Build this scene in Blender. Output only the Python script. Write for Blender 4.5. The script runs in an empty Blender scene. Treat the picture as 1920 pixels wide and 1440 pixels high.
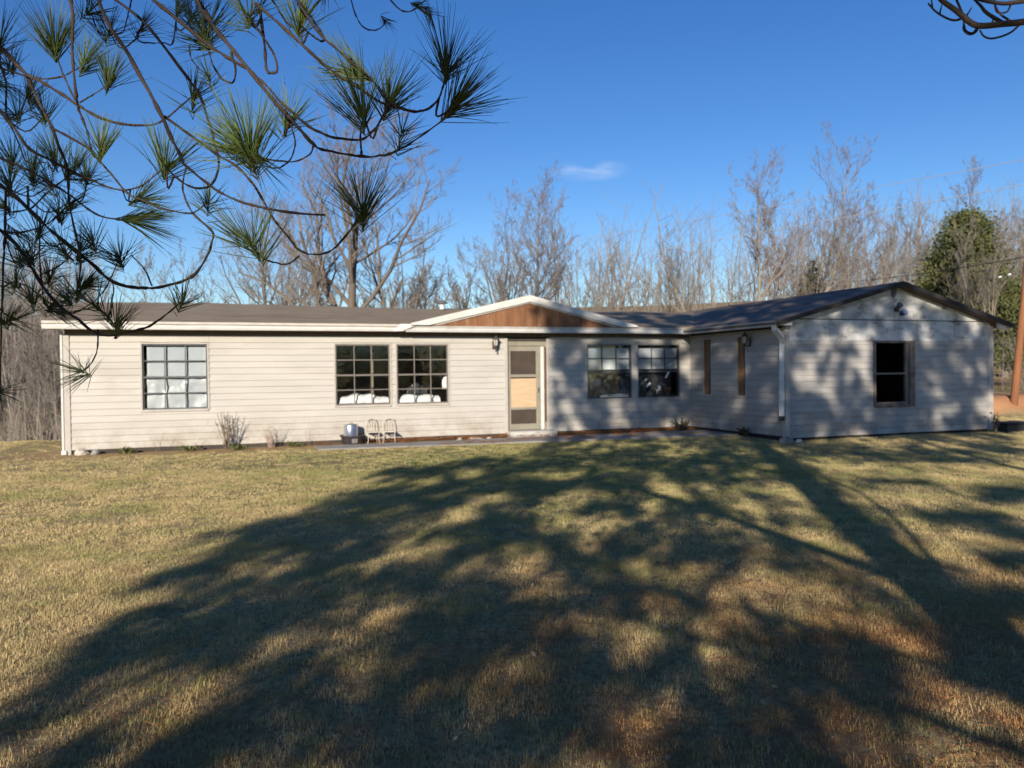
import bpy, math, random
import numpy as np
from mathutils import Vector, Matrix

R = math.radians
rng = np.random.default_rng(7)
random.seed(7)
S = bpy.context.scene
COL = S.collection

# ------------------------------------------------------------------ camera
PITCH, ROLL, CAMH, FPX = 0.0167, 0.0108, 1.6447, 1443.0
cd = bpy.data.cameras.new('camera')
cam = bpy.data.objects.new('camera', cd)
COL.objects.link(cam)
cd.sensor_width = 36.0
cd.lens = 36.0 * FPX / 1920.0
cd.clip_start = 0.05
cd.clip_end = 3000
cd.dof.use_dof = True
cd.dof.focus_distance = 1.55
cd.dof.aperture_fstop = 9.0
cd.dof.aperture_blades = 0
cam.matrix_world = (Matrix.Translation((0, 0, CAMH)) @ Matrix.Rotation(R(90) - PITCH, 4, 'X')
                    @ Matrix.Rotation(-ROLL, 4, 'Z'))
S.camera = cam

# ------------------------------------------------------------------ sky, sun, exposure
SUN_EL, SUN_AZ = R(18.0), R(12.0)          # the sun stands behind the camera, 12 degrees to its left
SUNV = np.array([-math.sin(SUN_AZ) * math.cos(SUN_EL), -math.cos(SUN_AZ) * math.cos(SUN_EL), math.sin(SUN_EL)])
world = bpy.data.worlds.new('World')
S.world = world
world.use_nodes = True
wn, wl = world.node_tree.nodes, world.node_tree.links
wn.clear()
sky = wn.new('ShaderNodeTexSky')
sky.sky_type = 'NISHITA'
sky.sun_disc = False
sky.sun_elevation = SUN_EL
sky.sun_rotation = math.pi + SUN_AZ
sky.altitude = 200
sky.air_density = 1.0
sky.dust_density = 0.0
sky.ozone_density = 3.0
hsv = wn.new('ShaderNodeHueSaturation')
hsv.inputs['Saturation'].default_value = 1.27
hsv.inputs['Hue'].default_value = 0.513
hsv.inputs['Value'].default_value = 1.0
bg = wn.new('ShaderNodeBackground')
bg.inputs['Strength'].default_value = 0.097
wo = wn.new('ShaderNodeOutputWorld')
wl.new(sky.outputs[0], hsv.inputs['Color'])
# one thin wisp of cloud, by direction
tc = wn.new('ShaderNodeTexCoord')
mp = wn.new('ShaderNodeMapping')
mp.vector_type = 'POINT'
cl_dir = np.array([0.105, 1.0, 0.258])
cl_dir /= np.linalg.norm(cl_dir)
mp.inputs['Location'].default_value = [-c for c in cl_dir]
wl.new(tc.outputs['Generated'], mp.inputs['Vector'])
nz = wn.new('ShaderNodeTexNoise')
nz.inputs['Scale'].default_value = 22
nz.inputs['Detail'].default_value = 6
mp2 = wn.new('ShaderNodeMapping')
mp2.inputs['Scale'].default_value = (1.0, 1, 4.5)
wl.new(tc.outputs['Generated'], mp2.inputs['Vector'])
wl.new(mp2.outputs[0], nz.inputs['Vector'])
sc_ = wn.new('ShaderNodeVectorMath')
sc_.operation = 'MULTIPLY'
sc_.inputs[1].default_value = (24.0, 6.0, 95.0)
wl.new(mp.outputs[0], sc_.inputs[0])
ln = wn.new('ShaderNodeVectorMath')
ln.operation = 'LENGTH'
wl.new(sc_.outputs[0], ln.inputs[0])
mr = wn.new('ShaderNodeMapRange')
mr.inputs['From Min'].default_value = 1.3
mr.inputs['From Max'].default_value = 0.0
wl.new(ln.outputs['Value'], mr.inputs['Value'])
mu = wn.new('ShaderNodeMath')
mu.operation = 'MULTIPLY'
nr_ = wn.new('ShaderNodeMapRange')
nr_.inputs['From Min'].default_value = 0.38
nr_.inputs['From Max'].default_value = 0.72
nr_.inputs['To Max'].default_value = 0.6
wl.new(nz.outputs['Fac'], nr_.inputs['Value'])
wl.new(mr.outputs[0], mu.inputs[0])
wl.new(nr_.outputs[0], mu.inputs[1])
mx = wn.new('ShaderNodeMixRGB')
mx.inputs['Color2'].default_value = (6.5, 7.0, 8.2, 1)
wl.new(mu.outputs[0], mx.inputs['Fac'])
wl.new(hsv.outputs[0], mx.inputs['Color1'])
wl.new(mx.outputs[0], bg.inputs['Color'])
wl.new(bg.outputs[0], wo.inputs['Surface'])

sd = bpy.data.lights.new('sun', 'SUN')
sd.energy = 5.0
sd.angle = R(0.53)
sd.color = (1.0, 0.91, 0.77)
sun = bpy.data.objects.new('sun', sd)
COL.objects.link(sun)
sun.rotation_euler = Vector(SUNV).to_track_quat('Z', 'Y').to_euler()
sun.location = (-10, -40, 20)

S.view_settings.view_transform = 'Standard'
S.view_settings.look = 'None'
S.view_settings.exposure = 0.46
S.view_settings.gamma = 1.0
S.view_settings.use_curve_mapping = False
S.render.engine = 'CYCLES'
S.cycles.use_denoising = True
S.cycles.max_bounces = 6
S.cycles.transparent_max_bounces = 12
S.cycles.caustics_reflective = False
S.cycles.caustics_refractive = False

# ------------------------------------------------------------------ materials
MATS = {}


def mat(name, col, rough=0.8, var=None, scale=6.0, spec=0.3, metal=0.0, bump=0.0, bscale=40.0, stretch=(1, 1, 1),
        dirt=None, dscale=1.5, damount=0.4, rnd=0.0, detail=6.0, world=False, splash=None):
    """Principled material: base colour, a second colour mixed by noise, dirt patches with their own shape, bump."""
    m = bpy.data.materials.new(name)
    m.use_nodes = True
    n, l = m.node_tree.nodes, m.node_tree.links
    b = n['Principled BSDF']
    b.inputs['Roughness'].default_value = rough
    b.inputs['Specular IOR Level'].default_value = spec
    b.inputs['Metallic'].default_value = metal
    t = n.new('ShaderNodeTexCoord')
    mpn = n.new('ShaderNodeMapping')
    mpn.inputs['Scale'].default_value = stretch
    if world:                       # pattern fixed in the place, running on across separate boards
        ge = n.new('ShaderNodeNewGeometry')
        l.new(ge.outputs['Position'], mpn.inputs['Vector'])
    else:
        l.new(t.outputs['Object'], mpn.inputs['Vector'])
    vec = mpn.outputs[0]
    cur = None
    if var is not None:
        nn = n.new('ShaderNodeTexNoise')
        nn.inputs['Scale'].default_value = scale
        nn.inputs['Detail'].default_value = detail
        l.new(vec, nn.inputs['Vector'])
        rp = n.new('ShaderNodeMapRange')
        rp.inputs['From Min'].default_value = 0.3
        rp.inputs['From Max'].default_value = 0.7
        l.new(nn.outputs['Fac'], rp.inputs['Value'])
        mxn = n.new('ShaderNodeMixRGB')
        mxn.inputs['Color1'].default_value = (*col, 1)
        mxn.inputs['Color2'].default_value = (*var, 1)
        l.new(rp.outputs[0], mxn.inputs['Fac'])
        cur = mxn.outputs[0]
    if dirt is not None:
        nd = n.new('ShaderNodeTexNoise')
        nd.inputs['Scale'].default_value = dscale
        nd.inputs['Detail'].default_value = 8
        nd.inputs['Roughness'].default_value = 0.65
        l.new(vec, nd.inputs['Vector'])
        rd = n.new('ShaderNodeMapRange')
        rd.inputs['From Min'].default_value = 0.52
        rd.inputs['From Max'].default_value = 0.72
        rd.inputs['To Max'].default_value = damount
        l.new(nd.outputs['Fac'], rd.inputs['Value'])
        md = n.new('ShaderNodeMixRGB')
        md.inputs['Color1'].default_value = (*col, 1)
        if cur is not None:
            l.new(cur, md.inputs['Color1'])
        md.inputs['Color2'].default_value = (*dirt, 1)
        l.new(rd.outputs[0], md.inputs['Fac'])
        cur = md.outputs[0]
    if splash is not None:              # soil splashed up from the ground
        sx = n.new('ShaderNodeSeparateXYZ')
        l.new(ge.outputs['Position'], sx.inputs[0])
        zr = n.new('ShaderNodeMapRange')
        zr.inputs['From Min'].default_value = 0.75
        zr.inputs['From Max'].default_value = 0.05
        l.new(sx.outputs['Z'], zr.inputs['Value'])
        ns = n.new('ShaderNodeTexNoise')
        ns.inputs['Scale'].default_value = 2.6
        ns.inputs['Detail'].default_value = 9
        ns.inputs['Roughness'].default_value = 0.7
        l.new(ge.outputs['Position'], ns.inputs['Vector'])
        nm_ = n.new('ShaderNodeMapRange')
        nm_.inputs['From Min'].default_value = 0.42
        nm_.inputs['From Max'].default_value = 0.7
        l.new(ns.outputs['Fac'], nm_.inputs['Value'])
        zm_ = n.new('ShaderNodeMath')
        zm_.operation = 'MULTIPLY'
        l.new(zr.outputs[0], zm_.inputs[0])
        l.new(nm_.outputs[0], zm_.inputs[1])
        ms_ = n.new('ShaderNodeMixRGB')
        l.new(cur, ms_.inputs['Color1'])
        ms_.inputs['Color2'].default_value = (*splash, 1)
        l.new(zm_.outputs[0], ms_.inputs['Fac'])
        cur = ms_.outputs[0]
    if rnd > 0:
        oi = n.new('ShaderNodeObjectInfo')
        rr = n.new('ShaderNodeMapRange')
        rr.inputs['To Min'].default_value = 1 - rnd
        rr.inputs['To Max'].default_value = 1 + rnd
        l.new(oi.outputs['Random'], rr.inputs['Value'])
        vm = n.new('ShaderNodeVectorMath')
        vm.operation = 'SCALE'
        if cur is not None:
            l.new(cur, vm.inputs[0])
        else:
            vm.inputs[0].default_value = col
        l.new(rr.outputs[0], vm.inputs['Scale'])
        cur = vm.outputs[0]
    if cur is not None:
        l.new(cur, b.inputs['Base Color'])
    else:
        b.inputs['Base Color'].default_value = (*col, 1)
    if bump > 0:
        nb = n.new('ShaderNodeTexNoise')
        nb.inputs['Scale'].default_value = bscale
        nb.inputs['Detail'].default_value = 6
        l.new(vec, nb.inputs['Vector'])
        bn = n.new('ShaderNodeBump')
        bn.inputs['Strength'].default_value = bump
        bn.inputs['Distance'].default_value = 0.02
        l.new(nb.outputs['Fac'], bn.inputs['Height'])
        l.new(bn.outputs[0], b.inputs['Normal'])
    MATS[name] = m
    return m


def glass_mat(name, tint=(0.985, 0.99, 0.99), refl=1.0):
    m = bpy.data.materials.new(name)
    m.use_nodes = True
    n, l = m.node_tree.nodes, m.node_tree.links
    n.remove(n['Principled BSDF'])
    o = n['Material Output']
    tr = n.new('ShaderNodeBsdfTransparent')
    tr.inputs[0].default_value = (*tint, 1)
    gl = n.new('ShaderNodeBsdfGlossy')
    gl.inputs['Roughness'].default_value = 0.02
    ge = n.new('ShaderNodeNewGeometry')
    nb = n.new('ShaderNodeTexNoise')
    nb.inputs['Scale'].default_value = 3.5
    l.new(ge.outputs['Position'], nb.inputs['Vector'])
    bn = n.new('ShaderNodeBump')
    bn.inputs['Strength'].default_value = 0.06
    bn.inputs['Distance'].default_value = 0.05
    l.new(nb.outputs['Fac'], bn.inputs['Height'])
    l.new(bn.outputs[0], gl.inputs['Normal'])
    fr = n.new('ShaderNodeFresnel')
    fr.inputs['IOR'].default_value = 1.5
    ml = n.new('ShaderNodeMath')
    ml.operation = 'MULTIPLY'
    ml.inputs[1].default_value = refl
    l.new(fr.outputs[0], ml.inputs[0])
    ms = n.new('ShaderNodeMixShader')
    l.new(ml.outputs[0], ms.inputs[0])
    l.new(tr.outputs[0], ms.inputs[1])
    l.new(gl.outputs[0], ms.inputs[2])
    l.new(ms.outputs[0], o.inputs['Surface'])
    MATS[name] = m


mat('siding', (0.485, 0.455, 0.408), 0.55, (0.44, 0.41, 0.365), 1.6, bump=0.08, bscale=18, stretch=(0.6, 0.6, 2.5),
    dirt=(0.33, 0.29, 0.235), dscale=0.9, damount=0.45, rnd=0.02, world=True, splash=(0.27, 0.21, 0.15))
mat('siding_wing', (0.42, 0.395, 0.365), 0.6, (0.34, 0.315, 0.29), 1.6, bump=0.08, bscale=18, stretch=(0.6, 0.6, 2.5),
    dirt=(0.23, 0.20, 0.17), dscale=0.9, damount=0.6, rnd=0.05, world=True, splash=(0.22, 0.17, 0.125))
mat('trim_beige', (0.46, 0.42, 0.375), 0.55, (0.40, 0.36, 0.32), 5.0, rnd=0.03)
mat('trim_white', (0.66, 0.635, 0.59), 0.45, (0.56, 0.535, 0.49), 5.0, dirt=(0.42, 0.35, 0.27), dscale=1.4, damount=0.5, stretch=(1, 1, 3))
mat('gutter_white', (0.60, 0.58, 0.545), 0.4, (0.50, 0.48, 0.45), 4.0, dirt=(0.33, 0.29, 0.24), dscale=2.0, damount=0.45)
mat('soffit', (0.20, 0.155, 0.115), 0.8, (0.15, 0.115, 0.085), 4.0)
mat('shingle', (0.215, 0.162, 0.108), 0.95, (0.30, 0.235, 0.165), 4.0, bump=0.8, bscale=26, stretch=(0.6, 3, 3),
    dirt=(0.115, 0.09, 0.075), dscale=0.7, damount=0.7)
mat('shingle_dark', (0.125, 0.103, 0.09), 0.95, (0.165, 0.135, 0.118), 5.0, bump=0.6, bscale=30, stretch=(2, 0.5, 2),
    dirt=(0.05, 0.045, 0.042), dscale=0.7, damount=0.7)
mat('brown_siding', (0.27, 0.125, 0.058), 0.8, (0.16, 0.07, 0.035), 2.4, stretch=(2.2, 1, 0.5), bump=0.2, bscale=30,
    dirt=(0.40, 0.25, 0.15), dscale=2.2, damount=0.5)
mat('gable_paint', (0.72, 0.70, 0.665), 0.7, (0.44, 0.42, 0.39), 3.5, bump=0.15, bscale=20,
    dirt=(0.10, 0.085, 0.07), dscale=2.3, damount=1.0, rnd=0.05, stretch=(1, 1, 1.8))
mat('concrete', (0.30, 0.285, 0.265), 0.9, (0.22, 0.21, 0.195), 3.0, bump=0.3, bscale=40, dirt=(0.15, 0.13, 0.11), dscale=1.2, damount=0.5)
mat('step_paint', (0.52, 0.50, 0.46), 0.8, (0.40, 0.38, 0.34), 3.0, dirt=(0.25, 0.22, 0.18), dscale=2.0, damount=0.6)
mat('window_taupe', (0.20, 0.17, 0.15), 0.5, (0.15, 0.13, 0.115), 6.0, rnd=0.05)
mat('window_grey', (0.115, 0.12, 0.125), 0.5, (0.08, 0.085, 0.09), 6.0)
mat('window_bare', (0.23, 0.185, 0.15), 0.7, (0.10, 0.075, 0.06), 5.0)
mat('raw_wood', (0.33, 0.19, 0.095), 0.75, (0.20, 0.105, 0.05), 3.0, stretch=(3, 3, 0.4), bump=0.2)
mat('plywood', (0.56, 0.405, 0.255), 0.7, (0.48, 0.335, 0.20), 3.0, stretch=(1, 1, 4))
mat('door_frame', (0.285, 0.26, 0.20), 0.55, (0.24, 0.215, 0.165), 4.0, dirt=(0.17, 0.15, 0.11), dscale=2.0)
mat('screen', (0.075, 0.055, 0.042), 0.85, (0.05, 0.038, 0.03), 4.0)
mat('door_red', (0.13, 0.05, 0.03), 0.7, (0.09, 0.035, 0.022), 4.0)
mat('interior', (0.075, 0.062, 0.052), 0.95, (0.05, 0.042, 0.036), 2.0)
mat('wing_black', (0.018, 0.016, 0.015), 0.95, (0.03, 0.027, 0.025), 2.0)  # near-black tone for the wing's inner walls, floor, ceiling and gable backing
mat('interior_post', (0.30, 0.25, 0.17), 0.8, (0.24, 0.19, 0.13), 4.0)
mat('cloth_white', (0.82, 0.83, 0.84), 0.85, (0.74, 0.75, 0.78), 5.0, bump=0.5, bscale=9)
mat('shade_white', (0.50, 0.54, 0.57), 0.8, (0.44, 0.48, 0.51), 2.5, bump=0.15, bscale=6)
mat('shade_grey', (0.74, 0.77, 0.79), 0.8, (0.66, 0.69, 0.72), 2.5, bump=0.15, bscale=6)
mat('rake_dark', (0.022, 0.02, 0.02), 0.8, (0.035, 0.032, 0.03), 6.0)
mat('plastic_white', (0.60, 0.63, 0.66), 0.22, (0.46, 0.49, 0.52), 4.0, spec=0.6, bump=1.0, bscale=7)
mat('plastic_black', (0.028, 0.03, 0.034), 0.16, (0.05, 0.052, 0.055), 4.0, spec=0.7, bump=1.0, bscale=6)
mat('tape', (0.75, 0.77, 0.80), 0.3, (0.6, 0.62, 0.66), 12.0)
mat('terracotta', (0.36, 0.14, 0.045), 0.8, (0.28, 0.10, 0.035), 8.0)
mat('metal', (0.52, 0.53, 0.55), 0.32, (0.42, 0.43, 0.45), 8.0, metal=0.85, spec=0.5)
mat('black_tub', (0.035, 0.033, 0.036), 0.45, (0.055, 0.052, 0.055), 6.0, dirt=(0.12, 0.10, 0.09), dscale=4.0)
mat('white_enamel', (0.62, 0.575, 0.51), 0.6, (0.48, 0.40, 0.32), 9.0)
mat('lantern_black', (0.045, 0.04, 0.035), 0.5, (0.09, 0.075, 0.06), 12.0, spec=0.5)
mat('lantern_glass', (0.42, 0.40, 0.37), 0.15, (0.55, 0.52, 0.47), 9.0, spec=0.6)
mat('flood_lens', (0.55, 0.62, 0.75), 0.1, (0.4, 0.46, 0.56), 9.0, spec=0.8)
mat('vent_metal', (0.10, 0.10, 0.105), 0.5, (0.16, 0.16, 0.16), 8.0)
mat('vent_white', (0.7, 0.69, 0.66), 0.5, (0.6, 0.59, 0.56), 8.0)
mat('stone', (0.30, 0.275, 0.245), 0.9, (0.20, 0.185, 0.165), 5.0, bump=0.4, bscale=25, rnd=0.2)
mat('stone_pale', (0.58, 0.53, 0.46), 0.85, (0.46, 0.41, 0.35), 6.0, bump=0.3, bscale=25, rnd=0.1)
mat('bark_grey', (0.19, 0.16, 0.13), 0.9, (0.13, 0.105, 0.085), 3.0, stretch=(1, 1, 0.3), bump=0.3, bscale=12)
mat('bark_pale', (0.29, 0.25, 0.20), 0.9, (0.19, 0.16, 0.13), 2.0, stretch=(1, 1, 0.4), bump=0.3, bscale=12)
mat('bark_brown', (0.13, 0.10, 0.078), 0.9, (0.17, 0.135, 0.105), 3.0, stretch=(1, 1, 0.3), bump=0.3, bscale=12)
mat('twig_pale', (0.225, 0.195, 0.165), 0.9, (0.16, 0.135, 0.115), 0.8)
mat('twig_brown', (0.19, 0.152, 0.125), 0.9, (0.24, 0.20, 0.165), 0.8)
mat('twig_red', (0.215, 0.162, 0.135), 0.9, (0.18, 0.14, 0.115), 0.8)
mat('brush', (0.135, 0.115, 0.10), 0.95, (0.20, 0.17, 0.145), 0.6)
mat('pine_bark', (0.042, 0.030, 0.024), 0.85, (0.075, 0.053, 0.040), 40.0, bump=0.5, bscale=220, stretch=(1, 1, 1))
mat('pine_trunk', (0.10, 0.075, 0.06), 0.95, (0.06, 0.045, 0.036), 6.0, bump=0.8, bscale=14, stretch=(1, 1, 0.3))
mat('needles', (0.045, 0.078, 0.030), 0.6, (0.085, 0.11, 0.026), 3.0, spec=0.25, rnd=0.25)
mat('needles_sunlit', (0.13, 0.17, 0.03), 0.6, (0.075, 0.12, 0.03), 9.0, spec=0.25)  # lighter copy of needles, sunlight put into the colour of two tufts
mat('needles_crown', (0.035, 0.065, 0.022), 0.6, (0.06, 0.09, 0.02), 2.0)
mat('evergreen', (0.13, 0.13, 0.04), 0.7, (0.05, 0.065, 0.027), 0.9, detail=3.0)
mat('evergreen_dull', (0.17, 0.145, 0.07), 0.7, (0.12, 0.11, 0.06), 0.9, detail=3.0)
mat('pole_wood', (0.28, 0.115, 0.050), 0.85, (0.19, 0.08, 0.038), 3.0, stretch=(4, 4, 0.3), bump=0.3)
mat('wire', (0.42, 0.42, 0.42), 0.35, spec=0.5)
mat('wire_dark', (0.03, 0.03, 0.035), 0.6)
mat('insulator', (0.75, 0.77, 0.80), 0.25, spec=0.6)
mat('dry_stem', (0.15, 0.11, 0.085), 0.9, (0.21, 0.16, 0.12), 9.0)
mat('dry_pink', (0.42, 0.32, 0.26), 0.9, (0.34, 0.24, 0.18), 9.0)
mat('weed_green', (0.085, 0.11, 0.035), 0.8, (0.16, 0.14, 0.06), 5.0)
mat('litter', (0.36, 0.15, 0.050), 0.8, (0.24, 0.10, 0.04), 6.0)
mat('leaf_pale', (0.36, 0.29, 0.22), 0.7, (0.24, 0.17, 0.12), 20.0)
mat('leaf_dark', (0.05, 0.045, 0.03), 0.85, (0.03, 0.032, 0.022), 10.0)
mat('bin_black', (0.016, 0.017, 0.018), 0.5, (0.025, 0.026, 0.027), 6.0)
mat('red_stone', (0.22, 0.12, 0.09), 0.9, (0.15, 0.10, 0.08), 8.0)
glass_mat('glass')
glass_mat('glass_dull', (0.55, 0.6, 0.65), 1.4)


def ground_mat():
    m = bpy.data.materials.new('ground')
    m.use_nodes = True
    n, l = m.node_tree.nodes, m.node_tree.links
    b = n['Principled BSDF']
    b.inputs['Roughness'].default_value = 0.95
    b.inputs['Specular IOR Level'].default_value = 0.1
    t = n.new('ShaderNodeTexCoord')

    def noise(sc, det=6, rough=0.6):
        x = n.new('ShaderNodeTexNoise')
        x.inputs['Scale'].default_value = sc
        x.inputs['Detail'].default_value = det
        x.inputs['Roughness'].default_value = rough
        l.new(t.outputs['Object'], x.inputs['Vector'])
        return x.outputs['Fac']

    def rmp(src, a, b_, c=0.0, d=1.0):
        x = n.new('ShaderNodeMapRange')
        x.inputs['From Min'].default_value = a
        x.inputs['From Max'].default_value = b_
        x.inputs['To Min'].default_value = c
        x.inputs['To Max'].default_value = d
        l.new(src, x.inputs['Value'])
        return x.outputs[0]

    def mix(f, c1, c2):
        x = n.new('ShaderNodeMixRGB')
        for s, c in ((x.inputs['Color1'], c1), (x.inputs['Color2'], c2)):
            if isinstance(c, tuple):
                s.default_value = (*c, 1)
            else:
                l.new(c, s)
        l.new(f, x.inputs['Fac'])
        return x.outputs[0]
    a1 = n.new('ShaderNodeAttribute')
    a1.attribute_name = 'tint'          # r: green, g: pine litter, b: bare clay, painted per vertex from place
    sep = n.new('ShaderNodeSeparateColor')
    l.new(a1.outputs['Color'], sep.inputs[0])
    c = mix(rmp(noise(1.3), .35, .65), (0.50, 0.385, 0.20), (0.41, 0.33, 0.16))
    c = mix(rmp(noise(22, 4), .4, .62), c, (0.19, 0.14, 0.075))
    mg = n.new('ShaderNodeMath')
    mg.operation = 'MULTIPLY'
    l.new(sep.outputs[0], mg.inputs[0])
    l.new(rmp(noise(2.2), .3, .6), mg.inputs[1])
    c = mix(mg.outputs[0], c, (0.10, 0.125, 0.035))
    ml = n.new('ShaderNodeMath')
    ml.operation = 'MULTIPLY'
    l.new(sep.outputs[1], ml.inputs[0])
    l.new(rmp(noise(1.7, 7, .7), .35, .6), ml.inputs[1])
    c = mix(ml.outputs[0], c, (0.30, 0.14, 0.055))
    c = mix(sep.outputs[2], c, (0.44, 0.22, 0.11))
    l.new(c, b.inputs['Base Color'])
    bn = n.new('ShaderNodeBump')
    bn.inputs['Strength'].default_value = 0.7
    bn.inputs['Distance'].default_value = 0.03
    l.new(noise(35, 8, .7), bn.inputs['Height'])
    l.new(bn.outputs[0], b.inputs['Normal'])
    MATS['ground'] = m


def grass_mat():
    m = bpy.data.materials.new('grass')
    m.use_nodes = True
    n, l = m.node_tree.nodes, m.node_tree.links
    b = n['Principled BSDF']
    b.inputs['Roughness'].default_value = 0.7
    b.inputs['Specular IOR Level'].default_value = 0.2
    g = n.new('ShaderNodeNewGeometry')
    oi = n.new('ShaderNodeObjectInfo')

    def noise(sc, det=4):
        x = n.new('ShaderNodeTexNoise')
        x.inputs['Scale'].default_value = sc
        x.inputs['Detail'].default_value = det
        l.new(g.outputs['Position'], x.inputs['Vector'])
        return x.outputs['Fac']

    def rmp(src, a, b_, c=0.0, d=1.0):
        x = n.new('ShaderNodeMapRange')
        x.inputs['From Min'].default_value = a
        x.inputs['From Max'].default_value = b_
        x.inputs['To Min'].default_value = c
        x.inputs['To Max'].default_value = d
        l.new(src, x.inputs['Value'])
        return x.outputs[0]

    def math_(op, a, b_):
        x = n.new('ShaderNodeMath')
        x.operation = op
        x.use_clamp = True
        for s, v in ((x.inputs[0], a), (x.inputs[1], b_)):
            if isinstance(v, (int, float)):
                s.default_value = v
            else:
                l.new(v, s)
        return x.outputs[0]

    def mix(f, c1, c2):
        x = n.new('ShaderNodeMixRGB')
        for s, c in ((x.inputs['Color1'], c1), (x.inputs['Color2'], c2)):
            if isinstance(c, tuple):
                s.default_value = (*c, 1)
            else:
                l.new(c, s)
        l.new(f, x.inputs['Fac'])
        return x.outputs[0]
    # greener turf between the pine and the house: distance from that place on the lawn
    vs = n.new('ShaderNodeVectorMath')
    vs.operation = 'DISTANCE'
    vs.inputs[1].default_value = (1.2, 14.5, 0)
    l.new(g.outputs['Position'], vs.inputs[0])
    green = rmp(vs.outputs['Value'], 7.5, 2.0)
    dry = mix(oi.outputs['Random'], (0.70, 0.525, 0.28), (0.53, 0.415, 0.20))
    grn = mix(oi.outputs['Random'], (0.29, 0.295, 0.10), (0.43, 0.375, 0.16))
    f = math_('ADD', rmp(noise(.9), .47, .70), math_('MULTIPLY', green, rmp(noise(1.8), .25, .55)))
    rn = math_('MULTIPLY', rmp(noise(4.0), .45, .66), 0.55)
    c = mix(math_('ADD', f, rn), dry, grn)
    vs2 = n.new('ShaderNodeVectorMath')
    vs2.operation = 'DISTANCE'
    vs2.inputs[1].default_value = (2.6, 2.2, 0)
    l.new(g.outputs['Position'], vs2.inputs[0])
    brn = math_('MULTIPLY', rmp(noise(2.7, 6), .5, .68), .6)
    c = mix(brn, c, (0.33, 0.225, 0.12))
    lit = math_('MULTIPLY', rmp(vs2.outputs['Value'], 6.0, 1.8), rmp(noise(1.6, 6), .40, .62, 0, .85))
    c = mix(lit, c, (0.47, 0.24, 0.09))
    l.new(c, b.inputs['Base Color'])
    trn = n.new('ShaderNodeBsdfTranslucent')
    l.new(c, trn.inputs['Color'])
    msh = n.new('ShaderNodeMixShader')
    msh.inputs[0].default_value = 0.12
    l.new(b.outputs[0], msh.inputs[1])
    l.new(trn.outputs[0], msh.inputs[2])
    l.new(msh.outputs[0], n['Material Output'].inputs['Surface'])
    MATS['grass'] = m


ground_mat()
grass_mat()


# ------------------------------------------------------------------ helpers
def mesh_np(name, verts, faces):
    """verts (N,3); faces: array (M,k) or list of such arrays."""
    me = bpy.data.meshes.new(name)
    verts = np.asarray(verts, dtype=np.float32).reshape(-1, 3)
    if isinstance(faces, np.ndarray):
        faces = [faces]
    faces = [np.asarray(f, dtype=np.int32) for f in faces if len(f)]
    me.vertices.add(len(verts))
    me.vertices.foreach_set('co', verts.ravel())
    tot = np.concatenate([np.full(len(f), f.shape[1], np.int32) for f in faces])
    li = np.concatenate([f.ravel() for f in faces])
    st = np.concatenate([[0], np.cumsum(tot)[:-1]]).astype(np.int32)
    me.loops.add(len(li))
    me.loops.foreach_set('vertex_index', li)
    me.polygons.add(len(tot))
    me.polygons.foreach_set('loop_start', st)
    me.polygons.foreach_set('loop_total', tot)
    me.update(calc_edges=True)
    me.validate()
    me.polygons.foreach_set('use_smooth', np.zeros(len(me.polygons), bool))
    return me


def link(name, me, m=None, parent=None, smooth=False):
    o = bpy.data.objects.new(name, me)
    COL.objects.link(o)
    if m is not None and me is not None and not me.materials:
        me.materials.append(MATS[m])
    if smooth and me is not None:
        me.polygons.foreach_set('use_smooth', np.ones(len(me.polygons), bool))
    o.parent = parent
    return o


def tag(o, label=None, cat=None, group=None, kind=None):
    if label:
        o['label'] = label
    if cat:
        o['category'] = cat
    if group:
        o['group'] = group
    if kind:
        o['kind'] = kind
    return o


def empty(name, loc=(0, 0, 0), rz=0.0, label=None, cat=None, group=None):
    o = bpy.data.objects.new(name, None)
    COL.objects.link(o)
    o.location = loc
    o.rotation_euler = (0, 0, rz)
    o.empty_display_size = 0.1
    return tag(o, label, cat, group)


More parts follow.
